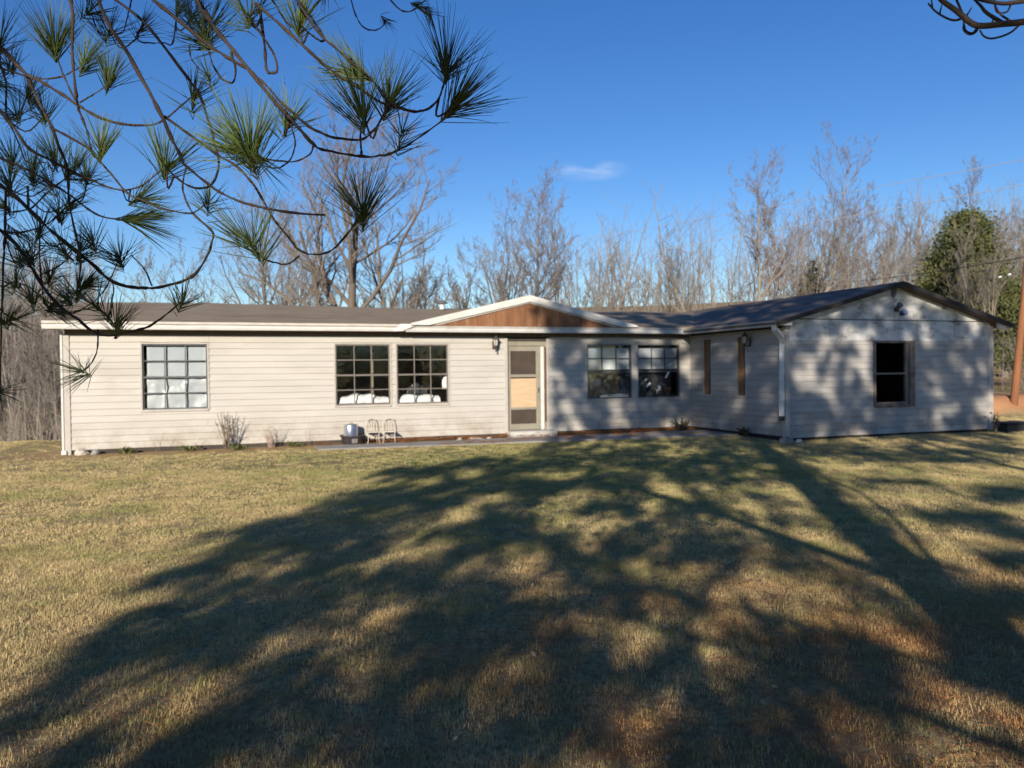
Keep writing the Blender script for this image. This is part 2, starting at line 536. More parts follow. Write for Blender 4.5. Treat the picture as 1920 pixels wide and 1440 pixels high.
class MB:
    def __init__(self):
        self.v, self.f, self.n = [], {}, 0

    def add(self, v, faces):
        v = np.asarray(v, float).reshape(-1, 3)
        for f in faces:
            self.f.setdefault(len(f), []).append([i + self.n for i in f])
        self.v.append(v)
        self.n += len(v)
        return self

    def add_np(self, v, f):
        f = np.asarray(f) + self.n
        self.f.setdefault(f.shape[1], []).extend(f.tolist())
        self.v.append(np.asarray(v, float).reshape(-1, 3))
        self.n += len(self.v[-1])
        return self

    def box(self, x0, x1, y0, y1, z0, z1):
        v = [(x, y, z) for z in (z0, z1) for y in (y0, y1) for x in (x0, x1)]
        return self.add(v, [(0, 2, 3, 1), (4, 5, 7, 6), (0, 1, 5, 4), (2, 6, 7, 3), (0, 4, 6, 2), (1, 3, 7, 5)])

    def bevbox(self, x0, x1, y0, y1, z0, z1, c=0.01):
        # box with chamfered vertical and top edges
        def ring(i, z):
            return [(x0 + i + c, y0 + i, z), (x1 - i - c, y0 + i, z), (x1 - i, y0 + i + c, z), (x1 - i, y1 - i - c, z),
                    (x1 - i - c, y1 - i, z), (x0 + i + c, y1 - i, z), (x0 + i, y1 - i - c, z), (x0 + i, y0 + i + c, z)]
        v = ring(0, z0) + ring(0, z1 - c) + ring(c, z1)
        f = [tuple(range(7, -1, -1)), tuple(range(16, 24))]
        for k in (0, 8):
            f += [(k + i, k + (i + 1) % 8, k + 8 + (i + 1) % 8, k + 8 + i) for i in range(8)]
        return self.add(v, f)

    def prism(self, poly, axis, t0, t1):
        """poly: list of 2D points; axis 'y': poly is (x,z) extruded y t0..t1; 'x': poly is (y,z)."""
        n = len(poly)
        if axis == 'y':
            v = [(p[0], t0, p[1]) for p in poly] + [(p[0], t1, p[1]) for p in poly]
        elif axis == 'x':
            v = [(t0, p[0], p[1]) for p in poly] + [(t1, p[0], p[1]) for p in poly]
        else:
            v = [(p[0], p[1], t0) for p in poly] + [(p[0], p[1], t1) for p in poly]
        f = [tuple(range(n - 1, -1, -1)), tuple(range(n, 2 * n))]
        f += [(i, (i + 1) % n, n + (i + 1) % n, n + i) for i in range(n)]
        return self.add(v, f)

    def lathe(self, prof, c=(0, 0, 0), k=16):
        """prof: list of (radius, z)."""
        m = len(prof)
        v = []
        for r, z in prof:
            for i in range(k):
                a = 2 * math.pi * i / k
                v.append((c[0] + r * math.cos(a), c[1] + r * math.sin(a), c[2] + z))
        f = []
        for j in range(m - 1):
            f += [(j * k + i, j * k + (i + 1) % k, (j + 1) * k + (i + 1) % k, (j + 1) * k + i) for i in range(k)]
        f += [tuple(range(k - 1, -1, -1)), tuple(range((m - 1) * k, m * k))]
        return self.add(v, f)

    def tube(self, pts, rad, k=6):
        pts = np.asarray(pts, float)
        rad = np.broadcast_to(np.asarray(rad, float), (len(pts),))
        v, f = tubes(pts[None], rad[None], k)
        return self.add_np(v, f)

    def mesh(self, name):
        return mesh_np(name, np.concatenate(self.v), [np.array(x) for x in self.f.values()])

    def build(self, name, m, parent=None, smooth=False):
        return link(name, self.mesh(name), m, parent, smooth)


def tubes(P, Rr, k=3):
    """Batch of tapered tubes: P (N,M,3), Rr (N,M)."""
    N, M, _ = P.shape
    T = np.gradient(P, axis=1)
    T /= np.linalg.norm(T, axis=2, keepdims=True) + 1e-9
    ref = np.where(np.abs(T[:, :1, 2:3]) > 0.9, np.array([1.0, 0, 0]), np.array([0, 0, 1.0]))
    ref = np.broadcast_to(ref, P.shape)
    A = np.cross(T, ref)
    A /= np.linalg.norm(A, axis=2, keepdims=True) + 1e-9
    B = np.cross(T, A)
    ang = np.arange(k) * 2 * np.pi / k
    V = P[:, :, None, :] + Rr[:, :, None, None] * (np.cos(ang)[:, None] * A[:, :, None, :] + np.sin(ang)[:, None] * B[:, :, None, :])
    idx = np.arange(N * M * k).reshape(N, M, k)
    a = idx[:, :-1, :]
    b = idx[:, 1:, :]
    F = np.stack([a, np.roll(a, -1, 2), np.roll(b, -1, 2), b], -1).reshape(-1, 4)
    return V.reshape(-1, 3), F


def smooth_path(pts, n):
    """Catmull-Rom resample of a polyline, n points."""
    p = np.asarray(pts, float)
    p = np.vstack([2 * p[0] - p[1], p, 2 * p[-1] - p[-2]])
    segs = len(p) - 3
    ts = np.linspace(0, segs - 1e-6, n)
    i = ts.astype(int)
    t = (ts - i)[:, None]
    p0, p1, p2, p3 = p[i], p[i + 1], p[i + 2], p[i + 3]
    return 0.5 * ((2 * p1) + (-p0 + p2) * t + (2 * p0 - 5 * p1 + 4 * p2 - p3) * t ** 2 + (-p0 + 3 * p1 - 3 * p2 + p3) * t ** 3)


def ray_dir(u, v):
    X, Y = u - 960.0, v - 720.0
    cr, sr = math.cos(ROLL), math.sin(ROLL)
    U, V = X * cr - Y * sr, X * sr + Y * cr
    c, s = math.cos(PITCH), math.sin(PITCH)
    x, w = U / FPX, -V / FPX
    return np.array([x, c + w * s, -s + w * c])


def at(u, v, d):
    """A point of the photograph at depth d metres."""
    return np.array([0, 0, CAMH]) + d * ray_dir(u, v)


def on_ground(u, v, z=0.0):
    r = ray_dir(u, v)
    return np.array([0, 0, CAMH]) + (z - CAMH) / r[2] * r


# house frame: x along the front, y into the house, z up
HX, HY, YAW = -9.2776, 15.9873, 0.3423
HL, HP_, HW = 15.03, 3.88, 6.31
CY, SY = math.cos(YAW), math.sin(YAW)


def hw(a, b, z=0.0):
    """House coordinates (b counts towards the camera) to world."""
    return np.array([HX + a * CY + b * SY, HY + a * SY - b * CY, z])


def to_house(x, y):
    dx, dy = x - HX, y - HY
    return dx * CY + dy * SY, dx * SY - dy * CY


def on_front(u, v, b=0.0):
    n = np.array([SY, -CY, 0])
    o = hw(0, b) - np.array([0, 0, CAMH])
    r = ray_dir(u, v)
    return np.array([0, 0, CAMH]) + (o @ n) / (r @ n) * r


def on_wing_side(u, v):
    n = np.array([CY, SY, 0])
    o = hw(HL, 0) - np.array([0, 0, CAMH])
    r = ray_dir(u, v)
    return np.array([0, 0, CAMH]) + (o @ n) / (r @ n) * r


# ------------------------------------------------------------------ ground
def vnoise(x, y, s, seed):
    r_ = np.random.default_rng(seed)
    g = r_.random((64, 64))
    X, Y = x / s, y / s
    xi, yi = np.floor(X).astype(int), np.floor(Y).astype(int)
    fx, fy = X - xi, Y - yi
    fx, fy = fx * fx * (3 - 2 * fx), fy * fy * (3 - 2 * fy)
    q = lambda i, j: g[i % 64, j % 64]
    return (q(xi, yi) * (1 - fx) + q(xi + 1, yi) * fx) * (1 - fy) + (q(xi, yi + 1) * (1 - fx) + q(xi + 1, yi + 1) * fx) * fy


def ss(x, a, b):
    t = np.clip((x - a) / (b - a), 0, 1)
    return t * t * (3 - 2 * t)


def ground_z(x, y):
    x, y = np.asarray(x, float), np.asarray(y, float)
    a, b = to_house(x, y)
    left = 1 - ss(a, 17, 23)
    z = -left * (ss(-b, 3.6, 16) * 1.6 + ss(-b, 14, 45) * 1.5)
    # low clay bank beyond the wing, woods above it
    z = z + (1 - left) * ss(y + 1.2 * (vnoise(x, y, 1.7, 5) - .5) + .5 * (vnoise(x, y, .5, 6) - .5), 25.6, 26.7) * (0.62 + 0.5 * ss(y, 27, 60))
    rr_ = np.hypot(x, y)
    z = z + ss(rr_, 48, 115) * 10.0 * (y > 0)
    far = ss(np.hypot(x, y), 6, 14) * (1 - ss(b, 2.5, 0.5) * ss(a, -3, 0) * (1 - ss(a, 21, 23)))
    z = z + far * (vnoise(x, y, 3.1, 3) - 0.5) * 0.06 * (1 - ss(b, 2.5, .5)) + (vnoise(x, y, 0.7, 4) - 0.5) * 0.02 * (b > 2.5)
    return z


def axis(lo, hi, near_lo, near_hi, step, grow=1.25):
    xs = list(np.arange(near_lo, near_hi + 1e-6, step))
    s = step
    while xs[-1] < hi:
        s *= grow
        xs.append(xs[-1] + s)
    s = step
    while xs[0] > lo:
        s *= grow
        xs.insert(0, xs[0] - s)
    return np.array(xs)


gx, gy = axis(-500, 500, -18, 26, 0.25), axis(-120, 900, -6, 30, 0.25)
GX, GY = np.meshgrid(gx, gy)
GZ = ground_z(GX, GY)
idx = np.arange(GX.size).reshape(GX.shape)
F = np.stack([idx[:-1, :-1], idx[:-1, 1:], idx[1:, 1:], idx[1:, :-1]], -1).reshape(-1, 4)
me = mesh_np('lawn', np.stack([GX, GY, GZ], -1).reshape(-1, 3), F)
ca = me.color_attributes.new('tint', 'FLOAT_COLOR', 'POINT')
A_, B_ = to_house(GX, GY)
tint = np.zeros((GX.size, 4), np.float32)
tint[:, 0] = (np.exp(-(((GX - 1.2) / 6.5) ** 2 + ((GY - 14) / 4) ** 2)) * 0.9 + 0.25 * (vnoise(GX, GY, 4, 9) > .5)).ravel()
lit_d = np.exp(-((GX - 2.6) ** 2 / 22 + (GY - 2.2) ** 2 / 18))
bed = ss(B_, 2.3, 1.9) * (B_ > -.5) * ss(A_, 4.5, 6.0) * (A_ < 15.2)
tint[:, 1] = np.clip(lit_d * 1.3 + bed + .55 * ss(np.hypot(GX, GY), 36, 46) * (GY > 0), 0, 1).ravel()
left_ = 1 - ss(A_, 17, 23)
tint[:, 2] = ((1 - left_) * ss(GY, 25.3, 25.7) * (1 - ss(GY, 27.0, 29)) + 0.25 * (ss(B_, 1.3, .6) * (B_ > -1) * (A_ < 5.2) * (A_ > -1.5))).ravel()
tint[:, 3] = 1
ca.data.foreach_set('color', tint.ravel())
tag(link('lawn', me, 'ground', smooth=True), kind='structure')

# concrete walk along the front of the house, two poured slabs and a joint
ga = [4.95, 6.9, 8.8, 10.7, 12.6, 14.0, 15.3]
for i in range(len(ga) - 1):
    a0, a1 = ga[i] + .012, ga[i + 1] - .012
    b0 = lambda a: 0.62
    b1 = lambda a: 1.40 + (a - 5) * 0.075
    tl = random.uniform(-.006, .006)
    pts = [hw(a0, b0(a0)), hw(a1, b0(a1)), hw(a1, b1(a1)), hw(a0, b1(a0))]
    mb = MB().prism([(p[0], p[1]) for p in pts][::-1], 'z', -.05, 0.035 + tl)
    if i == 0:
        walk = tag(mb.build('walkway', 'concrete'), kind='structure')
    else:
        mb.build('slab', 'concrete', walk)

# ------------------------------------------------------------------ house
house = empty('house', (HX, HY, 0), YAW, 'long single-storey house with pale beige siding, brown roof and gabled right wing', 'house')
HZ = 2.5
WIN = [(1.45, 2.75, .90, 2.31), (5.51, 6.78, .89, 2.31), (6.94, 8.20, .89, 2.31), (11.92, 13.22, .90, 2.315), (13.40, 14.68, .90, 2.315)]
DOOR = (9.73, 10.79, .15, 2.40)
SIDE_WIN = [(.66, .99, .98, 2.42), (2.12, 2.44, .98, 2.42)]           # b0,b1
WING_WIN = (17.59, 18.76, .74, 2.22)


def wall_rects(u0, u1, z0, z1, ops):
    """Rectangles that fill a wall round its openings."""
    us = sorted({u0, u1, *[o[0] for o in ops], *[o[1] for o in ops]})
    out = []
    for a, b in zip(us[:-1], us[1:]):
        cuts = sorted([(o[2], o[3]) for o in ops if o[0] < b - 1e-6 and o[1] > a + 1e-6])
        z = z0
        for c0, c1 in cuts:
            if c0 > z:
                out.append((a, b, z, c0))
            z = max(z, c1)
        if z < z1:
            out.append((a, b, z, z1))
    return out


mb = MB()
for (a, b, z0, z1) in wall_rects(0, HL, 0, 2.72, WIN + [DOOR]):
    mb.box(a, b, .003, .13, z0, z1)
front_wall = mb.build('front_wall', 'interior', house)
mb = MB()
for (a, b, z0, z1) in wall_rects(HL, HL + HW, 0, 2.27, [WING_WIN]):
    mb.box(a, b, -HP_ + .003, -HP_ + .13, z0, z1)
wing_wall = mb.build('wing_front_wall', 'wing_black', house)
mb = MB()
for (a, b, z0, z1) in wall_rects(0.0, HP_ - .13, 0, 2.66, SIDE_WIN):
    mb.box(HL + .003, HL + .12, -b, -a, z0, z1)
side_wall = mb.build('wing_side_wall', 'wing_black', house)
MB().box(0, .12, .13, 8.0, 0, 2.7).box(.12, 21.34, 7.88, 8.0, 0, 2.7).box(21.2, 21.34, -HP_ + .13, 7.88, 0, 2.66).build('rear_wall', 'siding', house)
MB().box(.12, 21.2, 4.6, 4.7, .05, 2.55).box(4.2, 4.28, .13, 4.6, .05, 2.55).box(9.2, 9.28, .13, 4.6, .05, 2.55).box(11.0, 11.08, .13, 4.6, .05, 2.55).build('partition_wall', 'interior', house)
MB().box(.12, 21.2, .13, 7.88, .0, .05).build('floor', 'interior', house)
MB().box(HL + .12, 21.2, -HP_ + .13, .13, .0, .05).build('wing_floor', 'wing_black', house)
MB().box(.12, 21.2, .13, 7.88, 2.55, 2.58).build('ceiling', 'interior', house)
MB().box(HL + .12, 21.2, -HP_ + .13, .1, 2.45, 2.48).build('wing_ceiling', 'wing_black', house)

# lap siding: one board after another, each its own object sharing one mesh
EXPO = 0.141
prof = [(-.016, 0), (-.021, .007), (-.004, EXPO + .012), (0, EXPO + .012), (0, 0)]
board_me = {'front': [], 'wing': []}
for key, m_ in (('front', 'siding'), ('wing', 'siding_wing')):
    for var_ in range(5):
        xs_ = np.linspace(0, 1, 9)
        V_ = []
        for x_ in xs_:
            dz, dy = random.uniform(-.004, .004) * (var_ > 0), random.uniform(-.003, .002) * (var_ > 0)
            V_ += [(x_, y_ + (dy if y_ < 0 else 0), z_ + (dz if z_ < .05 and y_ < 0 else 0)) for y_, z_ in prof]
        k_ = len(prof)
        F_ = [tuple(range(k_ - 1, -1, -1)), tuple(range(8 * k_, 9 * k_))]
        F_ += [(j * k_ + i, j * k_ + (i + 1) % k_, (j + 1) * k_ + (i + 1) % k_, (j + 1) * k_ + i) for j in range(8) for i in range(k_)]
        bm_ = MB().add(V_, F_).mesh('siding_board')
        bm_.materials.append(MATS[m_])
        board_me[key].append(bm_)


def siding(parent, key, u0, u1, z0, z1, ops, place, rz):
    z = z0
    while z < z1 - .02:
        zt = min(z + EXPO, z1)
        hit = [o for o in ops if o[2] < zt - .004 and o[3] > z + .004]
        cuts = sorted((o[0], o[1]) for o in hit)
        spans, u = [], u0
        for c0, c1 in cuts:
            if c0 - u > .02:
                spans.append((u, c0, z, zt))
            u = c1
        if u1 - u > .02:
            spans.append((u, u1, z, zt))
        for o in hit:                                   # short pieces above or below an opening
            if o[2] > z + .02:
                spans.append((o[0], o[1], z, o[2]))
            if o[3] < zt - .02:
                spans.append((o[0], o[1], o[3], zt))
        for (s0, s1, b0, b1) in spans:
            # long runs are made of several lengths butted together
            cutsl = [s0]
            if s1 - s0 > 5:
                cutsl.append(s0 + random.uniform(2.0, 3.4))
            cutsl.append(s1)
            for c0, c1 in zip(cutsl[:-1], cutsl[1:]):
                o = bpy.data.objects.new('siding_board', random.choice(board_me[key]))
                COL.objects.link(o)
                o.parent = parent
                x, y = place(c0 + .002)
                o.location = (x, y, b0 + random.uniform(-.002, .002))
                o.scale = (c1 - c0 - .004, 1, (b1 - b0) / EXPO)
                o.rotation_euler = (random.uniform(-.003, .003), random.uniform(-.0008, .0008), rz)
        z = zt


siding(front_wall, 'front', .09, 9.66, .09, 2.50, [(w[0] - .02, w[1] + .02, w[2] - .03, w[3] + .02) for w in WIN[:3]], lambda u: (u, 0), 0)
siding(front_wall, 'front', 10.86, HL - .03, .09, 2.50, [(w[0] - .02, w[1] + .02, w[2] - .03, w[3] + .02) for w in WIN[3:]], lambda u: (u, 0), 0)
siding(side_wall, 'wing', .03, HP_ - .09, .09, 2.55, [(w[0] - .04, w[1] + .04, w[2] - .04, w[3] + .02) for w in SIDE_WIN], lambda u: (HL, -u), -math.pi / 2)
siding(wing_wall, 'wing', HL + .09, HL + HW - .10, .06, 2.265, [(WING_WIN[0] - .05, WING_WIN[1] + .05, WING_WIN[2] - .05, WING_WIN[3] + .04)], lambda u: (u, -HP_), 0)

# corner posts and strips
MB().bevbox(-.035, .09, -.035, .09, .0, 2.5, .008).build('corner_post', 'trim_beige', house)
MB().bevbox(9.655, 9.735, -.03, .05, .1, 2.47, .006).build('corner_post', 'trim_beige', house)
MB().bevbox(10.785, 10.86, -.03, .05, .1, 2.47, .006).build('corner_post', 'trim_beige', house)
MB().bevbox(HL - .032, HL - .002, -.034, -.004, .1, 2.6, .006).build('corner_post', 'trim_beige', house)
MB().bevbox(HL - .03, HL + .09, -HP_ - .03, -HP_ + .09, .03, 2.62, .008).build('corner_post', 'trim_beige', house)
MB().bevbox(HL + HW - .10, HL + HW + .06, -HP_ - .035, -HP_ + .1, .02, 2.66, .008).build('corner_post', 'trim_beige', house)
MB().box(0, HL, -.012, .0, 2.503, 2.60).build('frieze_board', 'soffit', house)
MB().box(-.30, HL - .45, -.30, -.014, 2.603, 2.62).build('soffit', 'soffit', house)
MB().box(HL - .40, HL - .004, -4.08, -.305, 2.60, 2.615).build('soffit', 'soffit', house)
MB().box(.09, HL, .004, .02, .0, .088).build('foundation', 'concrete', house)

# main roof: sheathing slab with a ridge; wing roof; small front gable roof
RZ0, RZR, RY0, RYR = 2.775, 3.53, -.36, 4.0
T = .075
mb = MB()
rx_ = np.linspace(-.34, 18.2, 30)
V_, F_ = [], []
for i, x in enumerate(rx_):
    sg = .022 * math.sin(x * .55) + random.uniform(-.012, .012)
    eg = random.uniform(-.006, .006)
    pr_ = [(RY0, RZ0 + eg), (1.2, RZ0 + (RZR - RZ0) * (1.2 - RY0) / (RYR - RY0) + sg * .8), (RYR, RZR + sg), (8.36, RZ0), (8.36, RZ0 - T), (RYR, RZR - T - .03), (RY0, RZ0 - T + eg)]
    V_ += [(x, a_, b_) for a_, b_ in pr_]
    if i:
        F_ += [((i - 1) * 7 + j, i * 7 + j, i * 7 + (j + 1) % 7, (i - 1) * 7 + (j + 1) % 7) for j in range(7)]
F_ += [tuple(range(7)), tuple(range(29 * 7 + 6, 29 * 7 - 1, -1))]
roof = mb.add(V_, F_).build('roof', 'shingle', house)
WPK, WZ, WE = 18.18, 3.655, 2.685
MB().prism([(14.56, WE + .004), (WPK, WZ + .004), (21.81, WE + .004), (21.81, WE - .10), (WPK, WZ - .10), (14.56, WE - .10)], 'y', -4.195, -4.172).build('rake_edge', 'rake_dark', house)
mb = MB()
mb.prism([(14.57, WE), (WPK, WZ), (21.80, WE), (21.80, WE - T), (WPK, WZ - T), (14.57, WE - T)], 'y', -4.17, 8.0)
wing_roof = mb.build('wing_roof', 'shingle_dark', house)
MB().prism([(WPK - .22, WZ - .045), (WPK, WZ + .012), (WPK + .22, WZ - .045), (WPK, WZ - .01)], 'y', -4.18, 3.9).build('ridge_cap', 'shingle_dark', wing_roof)
GPK, GZ_, GE = 10.18, 3.50, 2.785
mb = MB()
mb.prism([(7.22, GE), (GPK, GZ_), (13.16, GE), (13.16, GE - .05), (GPK, GZ_ - .05), (7.22, GE - .05)], 'y', -.44, 3.75)
gable_roof = mb.build('gable_roof', 'shingle', house)
# white rake boards: wide board, then a thin strip set below it
sl = (GZ_ - GE) / (GPK - 7.22)
for sgn in (-1, 1):
    xe = GPK + sgn * 2.98
    w = .15
    poly = [(GPK, GZ_ + .012), (xe, GE + .006), (xe, GE - .035), (xe - sgn * .45, GE - .035), (GPK, GZ_ - w)]
    MB().prism(poly if sgn > 0 else poly[::-1], 'y', -.475, -.443).build('rake_board', 'trim_white', gable_roof)
    poly = [(GPK, GZ_ - w + .004), (xe - sgn * .52, GE - .031), (xe - sgn * .68, GE - .031), (GPK, GZ_ - w - .035)]
    MB().prism(poly if sgn > 0 else poly[::-1], 'y', -.44, -.415).build('rake_strip', 'trim_beige', gable_roof)
# brown vertical boards in the front gable
x = 7.62
while x < 12.75:
    x1 = min(x + .305, 12.78)
    top = lambda q: GZ_ - .10 - sl * abs(q - GPK)
    poly = [(x + .004, 2.735), (x1 - .004, 2.735), (x1 - .004, max(top(x1), 2.74)), (x + .004, max(top(x), 2.74))]
    if x < GPK < x1:
        poly.insert(3, (GPK, top(GPK)))
    MB().prism(poly, 'y', -.408 + random.uniform(-.004, .004), -.385).build('gable_board', 'brown_siding', gable_roof)
    x = x1
MB().box(7.4, 12.95, -.384, -.37, 2.72, 3.30 - .55).build('gable_backing', 'brown_siding', gable_roof)

# gutters: left length is a plain board-like run that ends bent at the joint, right length a profiled gutter
mb = MB()
mb.prism([(-.285, 2.60), (-.355, 2.605), (-.37, 2.66), (-.352, 2.70), (-.375, 2.752), (-.375, 2.764), (-.362, 2.764), (-.340, 2.69), (-.285, 2.69)], 'x', -.34, 7.12)
mb.build('gutter', 'trim_white', house)
mb = MB()
mb.prism([(-.30, 2.588), (-.372, 2.592), (-.384, 2.640), (-.372, 2.675), (-.402, 2.728), (-.402, 2.74), (-.388, 2.74), (-.355, 2.67), (-.30, 2.67)], 'x', 7.10, 14.60)
mb.build('gutter', 'gutter_white', house)
mb = MB()
mb.add([(6.95, -.385, 2.757), (7.35, -.41, 2.745), (7.40, -.43, 2.77), (6.97, -.40, 2.775), (6.80, -.382, 2.60), (7.02, -.40, 2.61), (7.22, -.425, 2.70), (7.0, -.41, 2.715)],
       [(0, 1, 2, 3), (4, 5, 6, 7), (7, 6, 1, 0), (4, 7, 0), (5, 1, 6), (3, 2, 6, 7)])
mb.build('gutter_joint', 'trim_white', house)
mb = MB()
mb.prism([(14.66, 2.575), (14.585, 2.58), (14.57, 2.62), (14.585, 2.65), (14.555, 2.70), (14.57, 2.70), (14.60, 2.66), (14.66, 2.66)], 'y', -4.08, -.33)
wg = mb.build('gutter', 'gutter_white', house)
# eave returns of the wing
MB().prism([(14.60, 2.60), (15.02, 2.60), (15.02, 2.745), (14.60, 2.642)], 'y', -4.12, -4.06).build('fascia_end', 'trim_white', house)
MB().prism([(21.36, 2.575), (21.74, 2.56), (21.74, 2.62), (21.36, 2.72)], 'y', -4.10, -4.02).build('fascia_end', 'trim_white', house)
# downspout: elbow from the gutter to the corner, long run, black end
mb = MB()


def square_tube(mb, pts, w):
    pts = np.asarray(pts, float)
    v, f = tubes(pts[None], np.full((1, len(pts)), w * .707), 4)
    return mb.add_np(v, f)


dsb = 3.70
square_tube(mb, [(14.63, -3.98, 2.60), (14.64, -3.99, 2.52), (14.90, -3.92, 2.32), (14.955, -3.86, 2.20), (14.955, -3.84, 1.4), (14.955, -3.84, .56)], .11)
ds = mb.build('downspout', 'trim_white', house)
square_tube(MB(), [(14.955, -3.84, .565), (14.955, -3.84, .46)], .115).build('end_sleeve', 'black_tub', ds)
MB().box(14.93, 15.03, -3.90, -3.78, 1.55, 1.585).build('strap', 'gutter_white', ds)
# white leader at the left corner
MB().box(-.075, -.037, -.05, .03, .07, 2.58).build('downspout', 'trim_white', house)
MB().bevbox(-.09, .01, -.075, -.038, .01, .10, .012).build('downspout_end', 'trim_white', house)

# wing gable: painted sheets with open joints
sw = (WZ - WE) / (WPK - 14.57)
topw = lambda q: WZ - T - .012 - sw * abs(q - WPK)
rows = [(2.275, 2.752), (2.774, 3.7)]
for r_i, (z0, z1) in enumerate(rows):
    xs = [HL - .02, 16.25, 17.45, 18.9, 20.1, HL + HW - .02] if r_i == 0 else [HL, 17.0, 18.18, 19.4, HL + HW - .05]
    for x0, x1 in zip(xs[:-1], xs[1:]):
        q0, q1 = x0 + .006, x1 - .006
        tp = [(q, min(topw(q), z1)) for q in np.linspace(q1, q0, 9)]
        if all(t[1] <= z0 + .01 for t in tp):
            continue
        tp = [(q, max(z, z0 + .001)) for q, z in tp]
        MB().prism([(q0, z0), (q1, z0)] + tp, 'y', -HP_ - .018 + random.uniform(-.005, .004), -HP_ + .05).build('gable_panel', 'gable_paint', wing_wall)
MB().prism([(HL, 2.27), (HL + HW - .03, 2.27), (HL + HW - .03, topw(HL + HW - .03)), (WPK, topw(WPK)), (HL, topw(HL))], 'y', -HP_ + .055, -HP_ + .10).build('gable_sheathing', 'wing_black', wing_wall)
MB().prism([(WPK - .09, 3.36), (WPK - .02, 3.30), (WPK + .03, 3.38), (WPK + .07, 3.54), (WPK - .1, 3.55)], 'y', -HP_ - .05, -HP_ - .02).build('peak_block', 'vent_metal', wing_wall)

# roof vent
v_ = MB().lathe([(.07, 0), (.07, .16), (.10, .17)], (9.0, 3.6, 3.46), 14).build('vent_pipe', 'vent_white', roof)
MB().lathe([(.17, .17), (.18, .19), (.10, .245), (.02, .27)], (9.0, 3.6, 3.46), 16).build('vent_cap', 'vent_metal', v_)


# ---- windows
def box_obj(name, m, parent, *b):
    return MB().box(*b).build(name, m, parent)


def grid_window(w, frame='window_taupe', grid='window_taupe', lower_grid=True, glass='glass', gz=True):
    a0, a1, z0, z1 = w
    mb = MB()
    t = .03
    mb.box(a0 - .035, a0, -.03, .09, z0 - .03, z1 + .03).box(a1, a1 + .035, -.03, .09, z0 - .03, z1 + .03)
    mb.box(a0, a1, -.03, .09, z1, z1 + .03).box(a0, a1, -.04, .09, z0 - .05, z0)
    win = mb.build('window', 'trim_beige', house)
    zm = (z0 + z1) / 2 - .01
    mb = MB()
    mb.box(a0 + .001, a0 + t, .0, .05, z0, z1).box(a1 - t, a1 - .001, .0, .05, z0, z1).box(a0 + t, a1 - t, .001, .049, z1 - t, z1 - .001).box(a0 + t, a1 - t, .001, .049, z0 + .001, z0 + t)
    mb.build('sash_frame', frame, win)
    box_obj('meeting_rail', frame, win, a0 + t, a1 - t, -.004, .045, zm - .02, zm + .02)
    x0, x1 = a0 + t, a1 - t
    for si, (s0, s1) in enumerate(((z0 + t, zm - .02), (zm + .02, z1 - t))):
        y = .012 if si == 0 else .026
        n_x = 3 if (si == 1 or lower_grid) else 1
        n_z = 2 if (si == 1 or lower_grid) else 1
        mw = .011
        cx = [x0 + (x1 - x0) * i / n_x for i in range(n_x + 1)]
        cz = [s0 + (s1 - s0) * i / n_z for i in range(n_z + 1)]
        for q in cx[1:-1]:
            box_obj('muntin', grid, win, q - mw, q + mw, y - .012, y + .012, s0, s1)
        for q in cz[1:-1]:
            for i in range(n_x):
                box_obj('muntin', grid, win, cx[i] + (mw if i else 0), cx[i + 1] - (mw if i < n_x - 1 else 0), y - .011, y + .011, q - mw, q + mw)
        for i in range(n_x):
            for j in range(n_z):
                p0, p1 = cx[i] + (mw if i else 0), cx[i + 1] - (mw if i < n_x - 1 else 0)
                r0, r1 = cz[j] + (mw if j else 0), cz[j + 1] - (mw if j < n_z - 1 else 0)
                o = box_obj('pane', glass, win, p0 - (p0 + p1) / 2, p1 - (p0 + p1) / 2, -.0015, .0015, r0 - (r0 + r1) / 2, r1 - (r0 + r1) / 2)
                o.location = ((p0 + p1) / 2, y, (r0 + r1) / 2)
                o.rotation_euler = (random.uniform(-.006, .006), 0, random.uniform(-.006, .006))
    return win


grid_window(WIN[0], 'window_grey', 'window_grey')
grid_window(WIN[1])
grid_window(WIN[2])
grid_window(WIN[3], 'window_grey', 'window_grey', lower_grid=False)
grid_window(WIN[4], 'window_grey', 'window_grey', lower_grid=False)

# wing window: open black opening, frame and one rail left
a0, a1, z0, z1 = WING_WIN
yb = -HP_
mb = MB()
mb.box(a0 - .055, a0 + .02, yb - .03, yb + .12, z0 - .05, z1 + .05).box(a1 - .10, a1 + .055, yb - .03, yb + .12, z0 - .05, z1 + .05)
mb.box(a0 + .02, a1 - .10, yb - .03, yb + .12, z1, z1 + .05).box(a0 + .02, a1 - .10, yb - .04, yb + .12, z0 - .06, z0)
wv = mb.build('window', 'window_bare', house)
MB().box(a0 + .02, a0 + .05, yb + .0, yb + .05, z0, z1).box(a1 - .19, a1 - .10, yb + .02, yb + .08, z0, z1).build('sash_frame', 'window_taupe', wv)
MB().box(a0 + .05, a1 - .19, yb + .01, yb + .05, 1.47, 1.51).build('meeting_rail', 'window_taupe', wv)
MB().box(a0 + .05, a1 - .19, yb + .01, yb + .06, z0, z0 + .07).build('bottom_rail', 'window_bare', wv)

